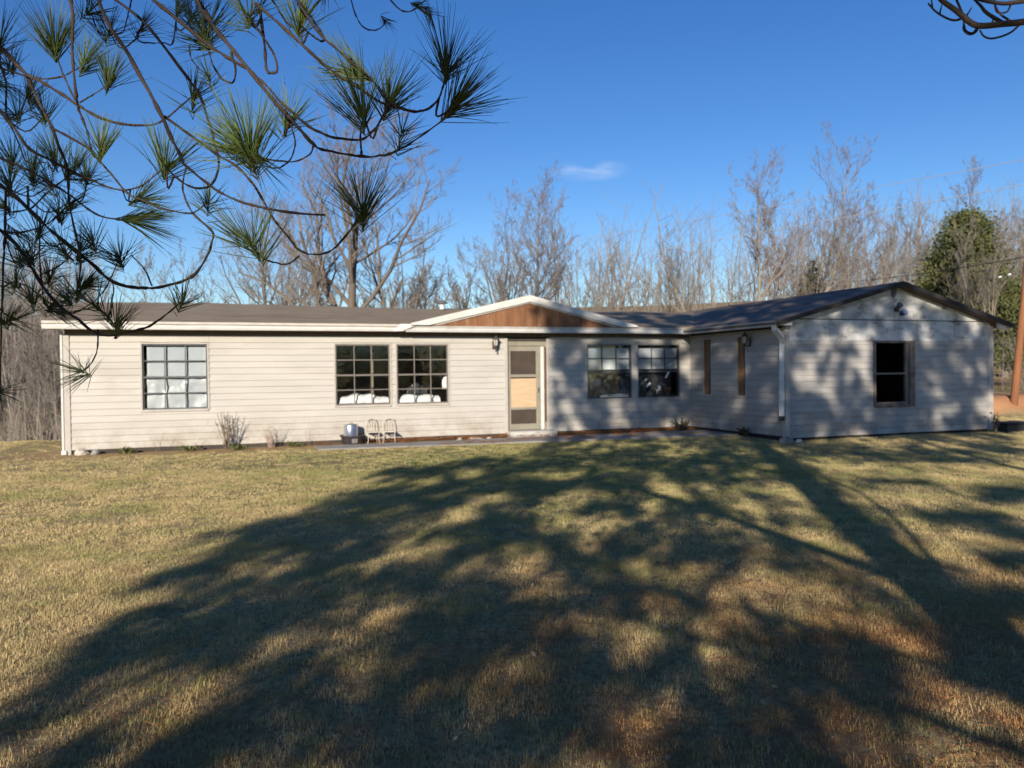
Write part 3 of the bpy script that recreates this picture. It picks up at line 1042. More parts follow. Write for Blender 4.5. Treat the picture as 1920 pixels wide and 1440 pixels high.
# narrow side windows of the wing: deep wooden reveals
for (b0, b1, z0, z1) in SIDE_WIN:
    mb = MB()
    mb.box(HL - .02, HL + .12, -b0 + .0, -b0 + .035, z0 - .03, z1 + .03).box(HL - .02, HL + .12, -b1 - .035, -b1, z0 - .03, z1 + .03)
    mb.box(HL - .02, HL + .12, -b1, -b0, z1, z1 + .03).box(HL - .03, HL + .12, -b1, -b0, z0 - .035, z0)
    wv = mb.build('window', 'trim_beige', house)
    MB().box(HL + .0, HL + .10, -b1 + .001, -b1 + .03, z0, z1).box(HL + .0, HL + .10, -b0 - .03, -b0 - .001, z0, z1).build('jamb', 'raw_wood', wv)
    MB().box(HL + .07, HL + .10, -b1 + .03, -b0 - .14, z0, z1).build('sash', 'window_grey', wv)
    MB().box(HL + .05, HL + .099, -b0 - .14, -b0 - .03, z0, z1).build('board', 'raw_wood', wv)

# ---- front door, set back in its opening
d0, d1, dz0, dz1 = DOOR
mb = MB()
mb.box(d0, d0 + .045, .03, .13, dz0, dz1).box(d1 - .045, d1, .03, .13, dz0, dz1).box(d0 + .045, d1 - .045, .03, .13, dz1 - .12, dz1)
door = mb.build('door', 'door_frame', house)
e0, e1 = d0 + .05, d1 - .15
MB().box(e1 + .01, d1 - .05, .07, .12, dz0, dz1 - .12).build('side_jamb', 'trim_white', door)
MB().box(d1 - .045, d1 - .02, .0, .028, dz0 + .2, dz1 - .15).build('side_strip', 'door_red', door)
mb = MB()
mb.box(e0, e0 + .055, .055, .095, dz0 + .01, dz1 - .13).box(e1 - .12, e1, .055, .095, dz0 + .01, dz1 - .13)
mb.box(e0 + .055, e1 - .12, .055, .095, dz1 - .25, dz1 - .13).box(e0 + .055, e1 - .12, .055, .095, dz0 + .01, dz0 + .16)
mb.box(e0 + .055, e1 - .12, .05, .095, 1.49, 1.56).box(e0 + .055, e1 - .12, .05, .095, .67, .73)
mb.build('storm_frame', 'door_frame', door)
box_obj('screen_panel', 'screen', door, e0 + .055, e1 - .12, .07, .08, 1.56, dz1 - .25)
box_obj('plywood_panel', 'plywood', door, e0 + .055, e1 - .12, .06, .075, .73, 1.455)
box_obj('screen_panel', 'screen', door, e0 + .055, e1 - .12, .068, .08, dz0 + .16, .67)
MB().box(e1 - .07, e1 - .045, .03, .054, 1.10, 1.22).build('handle', 'lantern_black', door)
MB().box(d0 + .04, d1 - .02, .10, .128, dz0, dz1 - .1).build('door_leaf', 'door_red', door)
tag(MB().bevbox(-.62, .62, -.34, .0, -.05, .15, .015).build('door_step', 'step_paint'), 'low pale concrete step below the front door', 'step')
o = bpy.data.objects['door_step']
o.location = hw(10.30, .03)
o.rotation_euler = (0, 0, YAW)
MB().box(9.74, 10.78, .0, .1, .02, .149).build('door_sill', 'step_paint', house)


# ------------------------------------------------------------------ lamps on the house
def lantern(loc, rz, label):
    t = empty('wall_lantern', loc, rz, label, 'lamp', 'wall lanterns of the house')
    MB().bevbox(-.05, .05, -.02, .0, -.10, .10, .008).build('back_plate', 'lantern_black', t)
    MB().tube(smooth_path([(0, -.015, -.06), (0, -.08, -.11), (0, -.14, -.08), (0, -.15, -.02)], 10), .012, 6).build('arm', 'lantern_black', t)
    MB().lathe([(.045, -.02), (.062, .13)], (0, -.15, 0), 6).build('glass', 'lantern_glass', t)
    mb = MB()
    for i in range(6):
        an = 2 * math.pi * i / 6
        c, s = math.cos(an), math.sin(an)
        mb.tube([(.047 * c, -.15 + .047 * s, -.02), (.065 * c, -.15 + .065 * s, .13)], .007, 4)
    mb.build('cage', 'lantern_black', t)
    MB().lathe([(.09, .13), (.085, .145), (.035, .20), (.02, .215), (.022, .23), (.008, .26)], (0, -.15, 0), 12).build('cap', 'lantern_black', t)
    MB().lathe([(.008, -.19), (.02, -.15), (.012, -.10), (.045, -.045), (.045, -.02)], (0, -.15, 0), 10).build('tail', 'lantern_black', t)
    return t


lantern(hw(9.38, .02, 2.30), YAW, 'black carriage lantern on the beige wall left of the door')
lantern(hw(HL - .02, 2.62, 2.28), YAW - math.pi / 2, 'black carriage lantern on the wing side wall by the narrow window')
fl = empty('floodlight', hw(18.22, HP_ + .03, 3.02), YAW, 'twin black floodlight below the peak of the white gable', 'lamp')
MB().lathe([(.06, 0), (.06, .04)], (0, 0, 0), 12).build('base_plate', 'lantern_black', fl)
fl.children[0].rotation_euler = (math.pi / 2, 0, 0)
for s, dz in ((-1, .06), (1, -.10)):
    MB().tube([(0, -.03, 0), (s * .05, -.07, dz * .6), (s * .06, -.10, dz)], .014, 6).build('arm', 'lantern_black', fl)
    h = MB().lathe([(.03, -.08), (.045, -.03), (.07, .06), (.075, .075)], (0, 0, 0), 14).build('lamp_head', 'lantern_black', fl)
    h.location = (s * .06, -.14, dz)
    h.rotation_euler = (R(70), 0, 0) if s > 0 else (R(60), 0, R(-20))
    ln_ = MB().lathe([(.066, .07), (.066, .08)], (0, 0, 0), 14).build('lens', 'flood_lens' if s > 0 else 'vent_metal', h)


# ------------------------------------------------------------------ things behind the windows
def crumple(u0, u1, z0, ztop, y, amp, seed, nx=40, nz=14, thick=.12):
    """A crumpled heap or sheet in house coordinates (facing the window), closed at the back."""
    r_ = np.random.default_rng(seed)
    us = np.linspace(u0, u1, nx)
    V = []
    for layer in (0, 1):
        for j in range(nz):
            t = j / (nz - 1)
            for i, u in enumerate(us):
                top = ztop(u)
                d = amp * (vnoise(np.array(u), np.array(t * .8 + seed), .13, seed) - .5)
                yy = y + d + t * t * thick * .5 + layer * (thick if 0 < t < 1 else .02) * 1.0
                V.append((u, yy, z0 + (top - z0) * math.sin(t * math.pi / 2) if layer == 0 else z0 + (top - z0) * math.sin(t * math.pi / 2) * .98))
    F_ = []
    n = nx * nz
    for layer in (0, 1):
        for j in range(nz - 1):
            for i in range(nx - 1):
                q = (layer * n + j * nx + i, layer * n + j * nx + i + 1, layer * n + (j + 1) * nx + i + 1, layer * n + (j + 1) * nx + i)
                F_.append(q if layer == 0 else q[::-1])
    for i in range(nx - 1):
        F_.append(((nz - 1) * nx + i, (nz - 1) * nx + i + 1, n + (nz - 1) * nx + i + 1, n + (nz - 1) * nx + i))
    for e in (0, nx - 1):
        for j in range(nz - 1):
            F_.append((j * nx + e, (j + 1) * nx + e, n + (j + 1) * nx + e, n + j * nx + e))
    return mesh_np('heap', V, np.array(F_))


def inside(name, me, m, label, cat, group=None, smooth=True):
    o = link(name, me, m, None, smooth)
    o.location = (HX, HY, 0)
    o.rotation_euler = (0, 0, YAW)
    return tag(o, label, cat, group)


inside('window_shade', crumple(1.54, 2.72, 1.60, lambda u: 2.29, .085, .012, 11, 24, 8, .02), 'shade_white',
       'pale sheet across the top half of the leftmost window', 'sheet')
inside('plastic_sheet', crumple(1.53, 2.72, .93, lambda u: 1.63 + .02 * math.sin(u * 9), .075, .05, 12, 40, 22, .025), 'plastic_white',
       'crumpled white plastic across the bottom half of the leftmost window', 'sheet')
inside('bedding', crumple(5.60, 6.76, .93, lambda u: 1.06 + .09 * math.sin((u - 5.6) * 2.9) + .02 * math.sin(u * 17), .10, .06, 13, 40, 12, .45), 'cloth_white',
       'white bedding heaped behind the left of the paired windows', 'bedding')
inside('bedding', crumple(6.98, 8.02, .92, lambda u: 1.11 - .03 * (u - 7.0) + .015 * math.sin(u * 14), .10, .06, 14, 40, 12, .45), 'cloth_white',
       'white bedding heaped behind the right of the paired windows', 'bedding')
inside('post', MB().bevbox(6.47, 6.54, .9, .97, .05, 2.15, .01).mesh('post'), 'interior_post',
       'tan post standing in the room behind the left paired window', 'post', smooth=False)
inside('curtain', crumple(8.08, 8.19, 1.22, lambda u: 1.62 - (8.19 - u) * 1.6, .10, .03, 15, 12, 10, .03), 'cloth_white',
       'scrap of cream curtain at the right edge of the paired windows', 'curtain')
inside('clear_bag', crumple(7.25, 7.75, 1.1, lambda u: 1.42 - abs(u - 7.5) * .7, .35, .10, 16, 18, 10, .1), 'plastic_black',
       'dark shiny bag on the bedding behind the right paired window', 'bag')
for i, (w, which) in enumerate(((WIN[3], 'left'), (WIN[4], 'right'))):
    inside('window_shade', crumple(w[0] + .04, w[1] - .04, 1.66, lambda u: 2.22, .07, .014, 21 + i, 24, 8, .02), 'shade_grey',
           f'grey white shade in the top half of the {which} window beside the wing', 'sheet')
inside('black_plastic', crumple(11.97, 13.18, .93, lambda u: 1.60 - .05 * abs(u - 12.5), .10, .16, 23, 40, 20, .05), 'plastic_black',
       'crumpled black plastic filling the lower half of the window right of the door', 'sheet')
inside('black_plastic', crumple(13.45, 14.3, .93, lambda u: 1.56 - .2 * abs(u - 13.8), .12, .16, 24, 30, 18, .05), 'plastic_black',
       'crumpled black plastic in the lower part of the window nearest the wing', 'sheet')
inside('plant_pot', MB().lathe([(.09, 0), (.125, .18), (.14, .18), (.14, .22), (.12, .22), (.115, .2)], (14.38, .18, .93), 16).mesh('pot'), 'terracotta',
       'brown pot on the sill inside the window nearest the wing', 'pot')
inside('rolled_cloth', crumple(12.25, 13.15, .93, lambda u: 1.0 + .02 * math.sin(u * 5), .075, .04, 25, 26, 8, .06), 'cloth_white',
       'pale rolled cloth along the sill of the window right of the door', 'cloth')
for i, (u, z, an, ln2, lb) in enumerate(((14.40, 1.78, 35, .15, 'upper strip of pale tape on the window nearest the wing'),
                                        (14.30, 1.50, 60, .19, 'middle strip of pale tape on the window nearest the wing'),
                                        (13.72, 1.24, 42, .16, 'lower left strip of pale tape on the window nearest the wing'),
                                        (14.06, 1.14, 65, .13, 'lower middle strip of pale tape on the window nearest the wing'))):
    o = MB().box(-ln2 / 2, ln2 / 2, -.002, .0, -.028, .028).build('tape_strip', 'tape')
    p = hw(u, 0.004 if z < 1.6 else -.012, z)
    o.location = p
    o.rotation_euler = (0, -R(an), YAW)
    tag(o, lb, 'tape', 'tape strips on the window')

# ------------------------------------------------------------------ things along the front of the house
p = hw(5.84, .30, .0)
tub = empty('tub', p, YAW, 'low black round tub on the ground under the paired windows', 'tub')
MB().lathe([(.225, 0), (.24, .02), (.262, .17), (.275, .18), (.295, .19), (.297, .215), (.28, .222), (.262, .215), (.25, .205), (.245, .20)], (0, 0, .0), 24).build('body', 'black_tub', tub, True)
MB().lathe([(.246, .185), (.1, .187), (.001, .187)], (0, 0, 0), 24).build('lid', 'black_tub', tub, True)
MB().box(-.055, .075, -.262, -.243, .05, .15).build('label_patch', 'window_taupe', tub)
pot = empty('metal_pot', hw(5.80, .30, .19), YAW, 'shiny metal pot upturned on the black tub', 'pot')
MB().lathe([(.170, 0.0), (.172, .012), (.163, .016), (.158, .25), (.150, .275), (.12, .283), (.001, .285)], (0, 0, 0), 28).build('body', 'metal', pot, True)
MB().lathe([(.05, .283), (.055, .30), (.02, .315)], (0, 0, 0), 12).build('knob', 'dry_pink', pot, True)


def garden_chair(loc, rz, label):
    t = empty('garden_chair', loc, rz, label, 'chair', 'white chairs under the paired windows')
    w, d, h = .13, .12, .27
    for sx in (-1, 1):
        MB().tube(smooth_path([(sx * w * 1.1, -d * 1.1, 0), (sx * w * .95, -d * .95, .12), (sx * w, -d, h)], 8), .009, 6).build('leg', 'white_enamel', t)
        MB().tube(smooth_path([(sx * w * 1.1, d * 1.15, 0), (sx * w, d, h), (sx * w * .95, d * 1.1, .45), (sx * w * .75, d * 1.2, .55)], 10), .009, 6).build('leg', 'white_enamel', t)
    MB().bevbox(-w - .01, w + .01, -d - .01, d + .01, h - .01, h + .012, .006).build('seat', 'white_enamel', t)
    mb = MB()
    for q in (-.06, 0, .06):
        mb.tube([(q, d * 1.0, h + .01), (q, d * 1.18, .54)], .008, 5)
    mb.tube(smooth_path([(-w * .75, d * 1.2, .55), (0, d * 1.22, .575), (w * .75, d * 1.2, .55)], 8), .012, 6)
    mb.build('backrest', 'white_enamel', t)
    mb = MB()
    for s in (-1, 1):
        ts = np.linspace(0, 2 * math.pi * 1.4, 22)
        rr = .06 - .006 * ts
        mb.tube(np.stack([s * .055 + rr * np.cos(ts) * s, np.full_like(ts, -d), .15 + rr * np.sin(ts)], -1), .006, 5)
    mb.build('scrollwork', 'white_enamel', t)
    return t


garden_chair(hw(6.30, .26, .0), YAW + .08, 'small white metal chair next to the black tub')
garden_chair(hw(6.68, .28, .0), YAW - .1, 'small white metal chair farther from the tub, nearer the door')


def stone(name, loc, s, seed, m, label, cat='stone', group=None):
    import bmesh
    bm = bmesh.new()
    bmesh.ops.create_icosphere(bm, subdivisions=2, radius=1)
    r_ = np.random.default_rng(seed)
    off = r_.random(3) * 10
    for v in bm.verts:
        c = np.array(v.co)
        d = 1 + .35 * (vnoise(np.array(c[0] + off[0]), np.array(c[1] + c[2] * 1.7 + off[1]), .7, seed) - .5) * 2
        v.co = Vector(c * d * np.array(s))
        v.co.z = max(v.co.z, -s[2] * .5)
    me_ = bpy.data.meshes.new(name)
    bm.to_mesh(me_)
    bm.free()
    o = link(name, me_, m)
    o.location = loc
    o.rotation_euler = (0, 0, r_.random() * 6)
    return tag(o, label, cat, group)


for i, (a, b, s, m, lb) in enumerate((
        (.30, .10, (.15, .12, .10), 'stone_pale', 'pale broken block under the siding at the left corner of the house'),
        (.55, .16, (.11, .09, .08), 'stone', 'grey stone right of the pale block at the left house corner'),
        (1.30, .14, (.06, .05, .05), 'stone', 'small dark stone in the bare strip near the leftmost window'),
        (8.35, .42, (.10, .07, .05), 'stone_pale', 'left of the pale stones on the needle bed near the door'),
        (8.75, .42, (.18, .07, .05), 'stone_pale', 'long pale stone between two smaller ones near the door'),
        (9.10, .42, (.07, .06, .045), 'stone_pale', 'rightmost of the pale stones on the needle bed near the door'),
        (14.85, 4.10, (.17, .12, .13), 'stone', 'grey stone at the foot of the downspout corner'),
        (15.15, 4.15, (.08, .07, .06), 'stone_pale', 'small pale stone right of the downspout foot'))):
    p = hw(a, b)
    stone('stone', (p[0], p[1], float(ground_z(p[0], p[1])) + s[2] * .3), s, 40 + i, m, lb, 'stone', 'stones along the house')
# low black box and reddish stones at the right corner of the wing
p = hw(21.75, 4.05)
bn_ = empty('flat_bin', p, YAW, 'low black box lying at the right corner of the wing', 'box')
MB().bevbox(-.30, .55, -.22, .22, .0, .19, .03).build('body', 'bin_black', bn_)
MB().bevbox(-.32, .57, -.24, .24, .191, .225, .02).build('lid', 'bin_black', bn_)
for i, (da, db, lb) in enumerate(((.25, -.5, 'left of the reddish stones behind the black box'), (.75, -.55, 'right of the reddish stones behind the black box'))):
    p = hw(21.75 + da, 4.05 + db)
    stone('stone', (p[0], p[1], .06), (.22, .16, .15), 60 + i, 'red_stone', lb, 'stone', 'reddish stones behind the box')


# ------------------------------------------------------------------ dry plants
def stems(base, n, h, spread, seed, r0=.006, twigs=3, m='dry_stem', name='stem'):
    r_ = np.random.default_rng(seed)
    P, Q = [], []
    for i in range(n):
        an = r_.random() * 6.28
        ln2 = h * (.55 + .45 * r_.random())
        out = spread * (.3 + .7 * r_.random())
        st = np.array([math.cos(an), math.sin(an), 0]) * .05 * r_.random() * (spread / .2)
        en = np.array([math.cos(an) * out, math.sin(an) * out * .5, ln2])
        ts = np.linspace(0, 1, 6)[:, None]
        p_ = st + (en - st) * ts ** np.array([1.3, 1.3, 1]) + r_.normal(0, .012, (6, 3)) * ts
        P.append(p_)
        Q.append(np.linspace(r0, r0 * .45, 6))
        for k in range(twigs):
            t = .35 + .6 * r_.random()
            j = int(t * 5)
            a2 = r_.random() * 6.28
            d = np.array([math.cos(a2), math.sin(a2) * .5, .8]) * ln2 * .22 * r_.random()
            P.append(p_[j] + d * ts)
            Q.append(np.linspace(r0 * .55, r0 * .3, 6))
    v, f = tubes(np.array(P) + np.asarray(base), np.array(Q), 4)
    return v, f


def plant(loc, n, h, sp, seed, m, label, r0=.006, twigs=3, leaf=None, leaf_n=0, name='dry_shrub', cat='shrub'):
    t = empty(name, loc, 0, label, cat)
    v, f = stems((0, 0, 0), n, h, sp, seed, r0, twigs)
    link('stem', mesh_np('stems', v, f), m, t)['kind'] = 'stuff'
    if leaf:
        r_ = np.random.default_rng(seed + 1)
        c = v[r_.integers(0, len(v), leaf_n)]
        V, F_ = leaf_quads(c, .05, r_)
        link('leaf', mesh_np('leaves', V, F_), leaf, t)['kind'] = 'stuff'
    return t


def leaf_quads(c, size, r_):
    n = len(c)
    d = r_.normal(0, 1, (n, 3))
    d /= np.linalg.norm(d, axis=1, keepdims=True)
    e = np.cross(d, r_.normal(0, 1, (n, 3)))
    e /= np.linalg.norm(e, axis=1, keepdims=True)
    s = size * (.5 + r_.random((n, 1)))
    V = np.stack([c - d * s, c + e * s * .45, c + d * s, c - e * s * .45], 1).reshape(-1, 3)
    return V, np.arange(4 * n).reshape(n, 4)


def gp(a, b):
    p_ = hw(a, b)
    return (p_[0], p_[1], float(ground_z(p_[0], p_[1])))


plant(gp(3.15, .28), 16, .85, .30, 1, 'dry_stem', 'dark leafless shrub with upright stems against the wall right of the leftmost window', .009, 4)
plant(gp(4.05, .30), 26, .55, .26, 2, 'dry_pink', 'pinkish dry bush against the wall between the windows', .004, 4)
plant(gp(4.86, .15), 2, .50, .08, 3, 'dry_stem', 'single thin dry stem against the wall left of the tub', .004, 1)
plant(gp(1.75, .25), 4, .55, .22, 4, 'dry_stem', 'few thin dry stems below the leftmost window', .003, 1)
plant(gp(14.45, .45), 22, .32, .35, 5, 'dry_stem', 'dark low shrub in the corner where the wing meets the house', .008, 4, 'leaf_dark', 300)
plant(gp(21.05, 4.25), 6, .55, .12, 6, 'dry_stem', 'thin sapling in front of the right corner of the wing', .012, 3, 'leaf_dark', 30)
plant(gp(15.0, 2.6), 10, .22, .35, 8, 'dry_stem', 'dark brush at the foot of the wing side wall', .006, 3, 'leaf_dark', 160)
for i, (a, b, lb) in enumerate(((1.15, .22, 'low weeds below the left edge of the leftmost window'), (2.35, .24, 'low weeds below the right edge of the leftmost window'),
                                (3.35, .50, 'low green weeds in front of the dark leafless shrub'), (4.55, .30, 'low weeds right of the pinkish dry bush'))):
    plant(gp(a, b), 30, .12, .30, 20 + i, 'weed_green', lb, .004, 1, 'weed_green', 120, 'weed', 'weed')


# ------------------------------------------------------------------ bare trees
def norm(v):
    return v / (np.linalg.norm(v, axis=-1, keepdims=True) + 1e-9)


def gen_tree(seed, h, r0, stems_=1, lean=.15, n1=13, n2=7, n3=5, n4=3, up=.45, start=.28, wig=.05, open_=.75, ratio1=.42):
    """Levels of tapered branches as arrays; returns trunk tubes and crown tubes."""
    r_ = np.random.default_rng(seed)
    M = 7
    ts = np.linspace(0, 1, M)
    # stems
    P, L = [], []
    for s in range(stems_):
        an = r_.random() * 6.28 if stems_ == 1 else 6.28 * s / stems_ + r_.random()
        ln2 = h * (1 if s == 0 else .65 + .3 * r_.random())
        le = lean * (1 if stems_ == 1 else 1.5 + 1.5 * r_.random())
        d = np.array([math.cos(an) * le, math.sin(an) * le, 1])
        pts = np.outer(ts, norm(d) * ln2)
        pts[:, :2] += np.cumsum(r_.normal(0, wig * h * .12, (M, 2)), 0) * ts[:, None]
        P.append(pts)
        L.append(ln2)
    P = np.array(P)
    Rr = r0 * (1 - .86 * ts[None] ** .8) * (1 if stems_ == 1 else .8) * np.ones((len(P), 1))
    levels = [(P, Rr)]
    lens = np.array(L)
    spec = [(n1, ratio1, open_, start), (n2, .52, .8, .2), (n3, .52, .8, .15), (n4 + 1, .60, .8, .12)]
    for li, (n, ratio, op, st) in enumerate(spec):
        PP, PR = levels[-1]
        N = len(PP)
        m = N * n
        par = np.repeat(np.arange(N), n)
        t = st + (1 - st) * ((np.tile(np.arange(n), N) + r_.random(m)) / n)
        t = np.clip(t, 0, .985)
        f = t * (PP.shape[1] - 1)
        i = f.astype(int)
        w = (f - i)[:, None]
        base = PP[par, i] * (1 - w) + PP[par, i + 1] * w
        tang = norm(PP[par, i + 1] - PP[par, i])
        rb = PR[par, i] * (1 - w[:, 0]) + PR[par, i + 1] * w[:, 0]
        side = norm(np.cross(tang, r_.normal(0, 1, (m, 3))))
        ang = op * (.6 + .7 * r_.random((m, 1)))
        d = norm(tang * np.cos(ang) + side * np.sin(ang) + np.array([0, 0, up * .35]))
        ln2 = lens[par] * ratio * (1.0 - .55 * t) * (.6 + .7 * r_.random(m))
        mm = 6 if li == 0 else (5 if li == 1 else (4 if li == 2 else 3))
        tt = np.linspace(0, 1, mm)
        pts = base[:, None] + d[:, None] * (tt[None, :, None] * ln2[:, None, None])
        pts[:, :, 2] += up * .30 * (tt ** 2)[None] * ln2[:, None]
        pts += np.cumsum(r_.normal(0, .045, (m, mm, 3)), 1) * ln2[:, None, None] * tt[None, :, None]
        rr = np.clip(rb * (.62 if li == 0 else .6), .006, None)
        RR = rr[:, None] * (1 - .72 * tt[None])
        levels.append((pts, np.maximum(RR, .0062)))
        lens = ln2
    return levels


def tree_meshes(key, bark, twig, **kw):
    lv = gen_tree(**kw)
    vs, fs, o_ = [], [], 0
    out = []
    for grp, ks in ((lv[:2], (7, 5)), (lv[2:], (4, 3, 3))):
        vs, fs, o_ = [], [], 0
        for (p_, r_), k in zip(grp, ks):
            v, f = tubes(p_, r_, k)
            vs.append(v)
            fs.append(f + o_)
            o_ += len(v)
        out.append((np.concatenate(vs), np.concatenate(fs)))
    tm = mesh_np('trunk', *out[0])
    cm = mesh_np('crown', *out[1])
    tm.materials.append(MATS[bark])
    cm.materials.append(MATS[twig])
    for q in (tm, cm):
        q.polygons.foreach_set('use_smooth', np.ones(len(q.polygons), bool))
    return tm, cm


TV = {
    'oak': tree_meshes('oak', 'bark_brown', 'twig_brown', seed=101, h=12.5, r0=.30, stems_=1, lean=.02, n1=18, n2=9, n3=6, n4=4, open_=.80, start=.14, up=.65, ratio1=.66),
    'multi': tree_meshes('multi', 'bark_grey', 'twig_brown', seed=102, h=10, r0=.17, stems_=3, lean=.12, n1=11, n2=7, n3=5, n4=4, open_=.6, start=.3, up=.6),
    'vee': tree_meshes('vee', 'bark_grey', 'twig_brown', seed=103, h=9.5, r0=.16, stems_=4, lean=.16, n1=10, n2=7, n3=5, n4=3, open_=.7, start=.25, up=.6, ratio1=.5),
    'tall': tree_meshes('tall', 'bark_pale', 'twig_red', seed=104, h=15, r0=.20, stems_=1, lean=.05, n1=20, n2=8, n3=5, n4=4, open_=.8, start=.35, up=.55, ratio1=.36),
    'tall2': tree_meshes('tall2', 'bark_pale', 'twig_red', seed=105, h=15, r0=.19, stems_=2, lean=.08, n1=15, n2=7, n3=5, n4=4, open_=.75, start=.4, up=.6, ratio1=.38),
    'lean': tree_meshes('lean', 'bark_pale', 'twig_pale', seed=106, h=11, r0=.17, stems_=1, lean=.5, n1=13, n2=7, n3=5, n4=4, open_=.7, start=.4, up=.8),
    'small': tree_meshes('small', 'bark_pale', 'twig_pale', seed=107, h=8, r0=.11, stems_=3, lean=.15, n1=10, n2=7, n3=5, n4=3, open_=.65, start=.2, up=.6),
    'thin': tree_meshes('thin', 'bark_pale', 'twig_pale', seed=108, h=11, r0=.10, stems_=1, lean=.06, n1=17, n2=7, n3=5, n4=3, open_=.55, start=.3, up=.8),
}
TH = {'oak': 14.0, 'multi': 11.0, 'vee': 11, 'tall': 16.6, 'tall2': 16.6, 'lean': 11.8, 'small': 9, 'thin': 12.3}


def tree(kind, u, vtop, depth, rz, label, group='bare trees behind the house', wide=1.0):
    d = ray_dir(u, 690)
    x, y = d[0] / d[1] * depth, depth
    zb = float(ground_z(x, y)) - .1
    ztop = at(u, vtop, depth)[2]
    s = (ztop - zb) / TH[kind]
    t = empty('bare_tree', (x, y, zb), rz, label, 'tree', group)
    for nm, me_ in zip(('trunk', 'crown'), TV[kind]):
        o = link(nm, me_, None, t)
        o.scale = (s * wide, s * wide, s)
    return t


tree('oak', 655, 288, 36, .6, 'big bare tree with thick trunk rising behind the left half of the roof', wide=1.4)
tree('multi', 545, 400, 42, 1.4, 'bare leaning tree just left of the big thick-trunked one')
tree('small', 430, 455, 40, 2.0, 'low bare tree behind the roof near the drooping pine twigs')
tree('multi', 798, 365, 40, 3.4, 'bare twin-stemmed tree left of the roof vent', wide=1.1)
tree('vee', 905, 395, 41, .3, 'bare fan-shaped tree just right of the roof vent')
tree('tall', 1000, 345, 46, 1.0, 'tall slim bare tree straight behind the small front gable')
tree('thin', 1057, 375, 46, 4.0, 'slender bare tree right of the one behind the front gable')
tree('small', 1135, 480, 50, .9, 'low pale bare tree right of the front gable, first of the thicket')
tree('small', 1215, 470, 52, 2.2, 'low pale bare tree in the thicket above the middle of the right roof')
tree('thin', 1290, 470, 52, 3.1, 'thin pale tree in the thicket left of the tall pair')
tree('lean', 1345, 440, 48, 2.6, 'crooked bare tree leaning left above the right roof')
tree('tall', 1425, 300, 44, 2.2, 'tallest bare tree with dark trunk, left of the wing peak', wide=1.0)
tree('tall2', 1500, 275, 46, 5.0, 'tall pale bare tree right of the tallest one', wide=.9)
tree('lean', 1470, 400, 42, .2, 'pale bare tree leaning right over the wing roof')
tree('tall2', 1590, 345, 47, .7, 'bare tree with pale forked trunk above the wing roof')
tree('lean', 1600, 400, 40, .5, 'slanting pale tree left of the wing peak')
tree('tall', 1660, 395, 50, 3.7, 'bare tree directly behind the peak of the wing')
tree('thin', 1725, 390, 50, 1.7, 'thin bare tree between the wing peak and the evergreen')
tree('thin', 1800, 420, 34, .9, 'pale straight trunk in front of the evergreen', wide=.8)
tree('tall2', 1885, 318, 44, 2.9, 'dark-twigged bare tree right of the evergreen by the pole')
tree('thin', 1858, 430, 32, 5.2, 'thin grey tree between the evergreen and the leaning pole')
tree('lean', 30, 590, 36, 2.5, 'pale forked tree at the edge of the woods left of the house', 'bare trees left of the house')
tree('small', 75, 640, 33, 1.2, 'low pale tree in front of the woods left of the house', 'bare trees left of the house')
tree('multi', 108, 600, 40, 4.4, 'grey bare tree closest to the left corner of the house', 'bare trees left of the house')
tree('oak', 505, 430, 48, 4.1, 'grey bare tree with slanting limbs farther left of the big thick-trunked one')
tree('multi', 735, 400, 50, .8, 'faint bare tree between the big thick-trunked one and the twin-stemmed one')
tree('small', 375, 480, 46, 3.0, 'faint bare tree low behind the left end of the roof')
tree('vee', 960, 420, 52, 2.2, 'far bare tree between the fan-shaped one and the tall slim one')


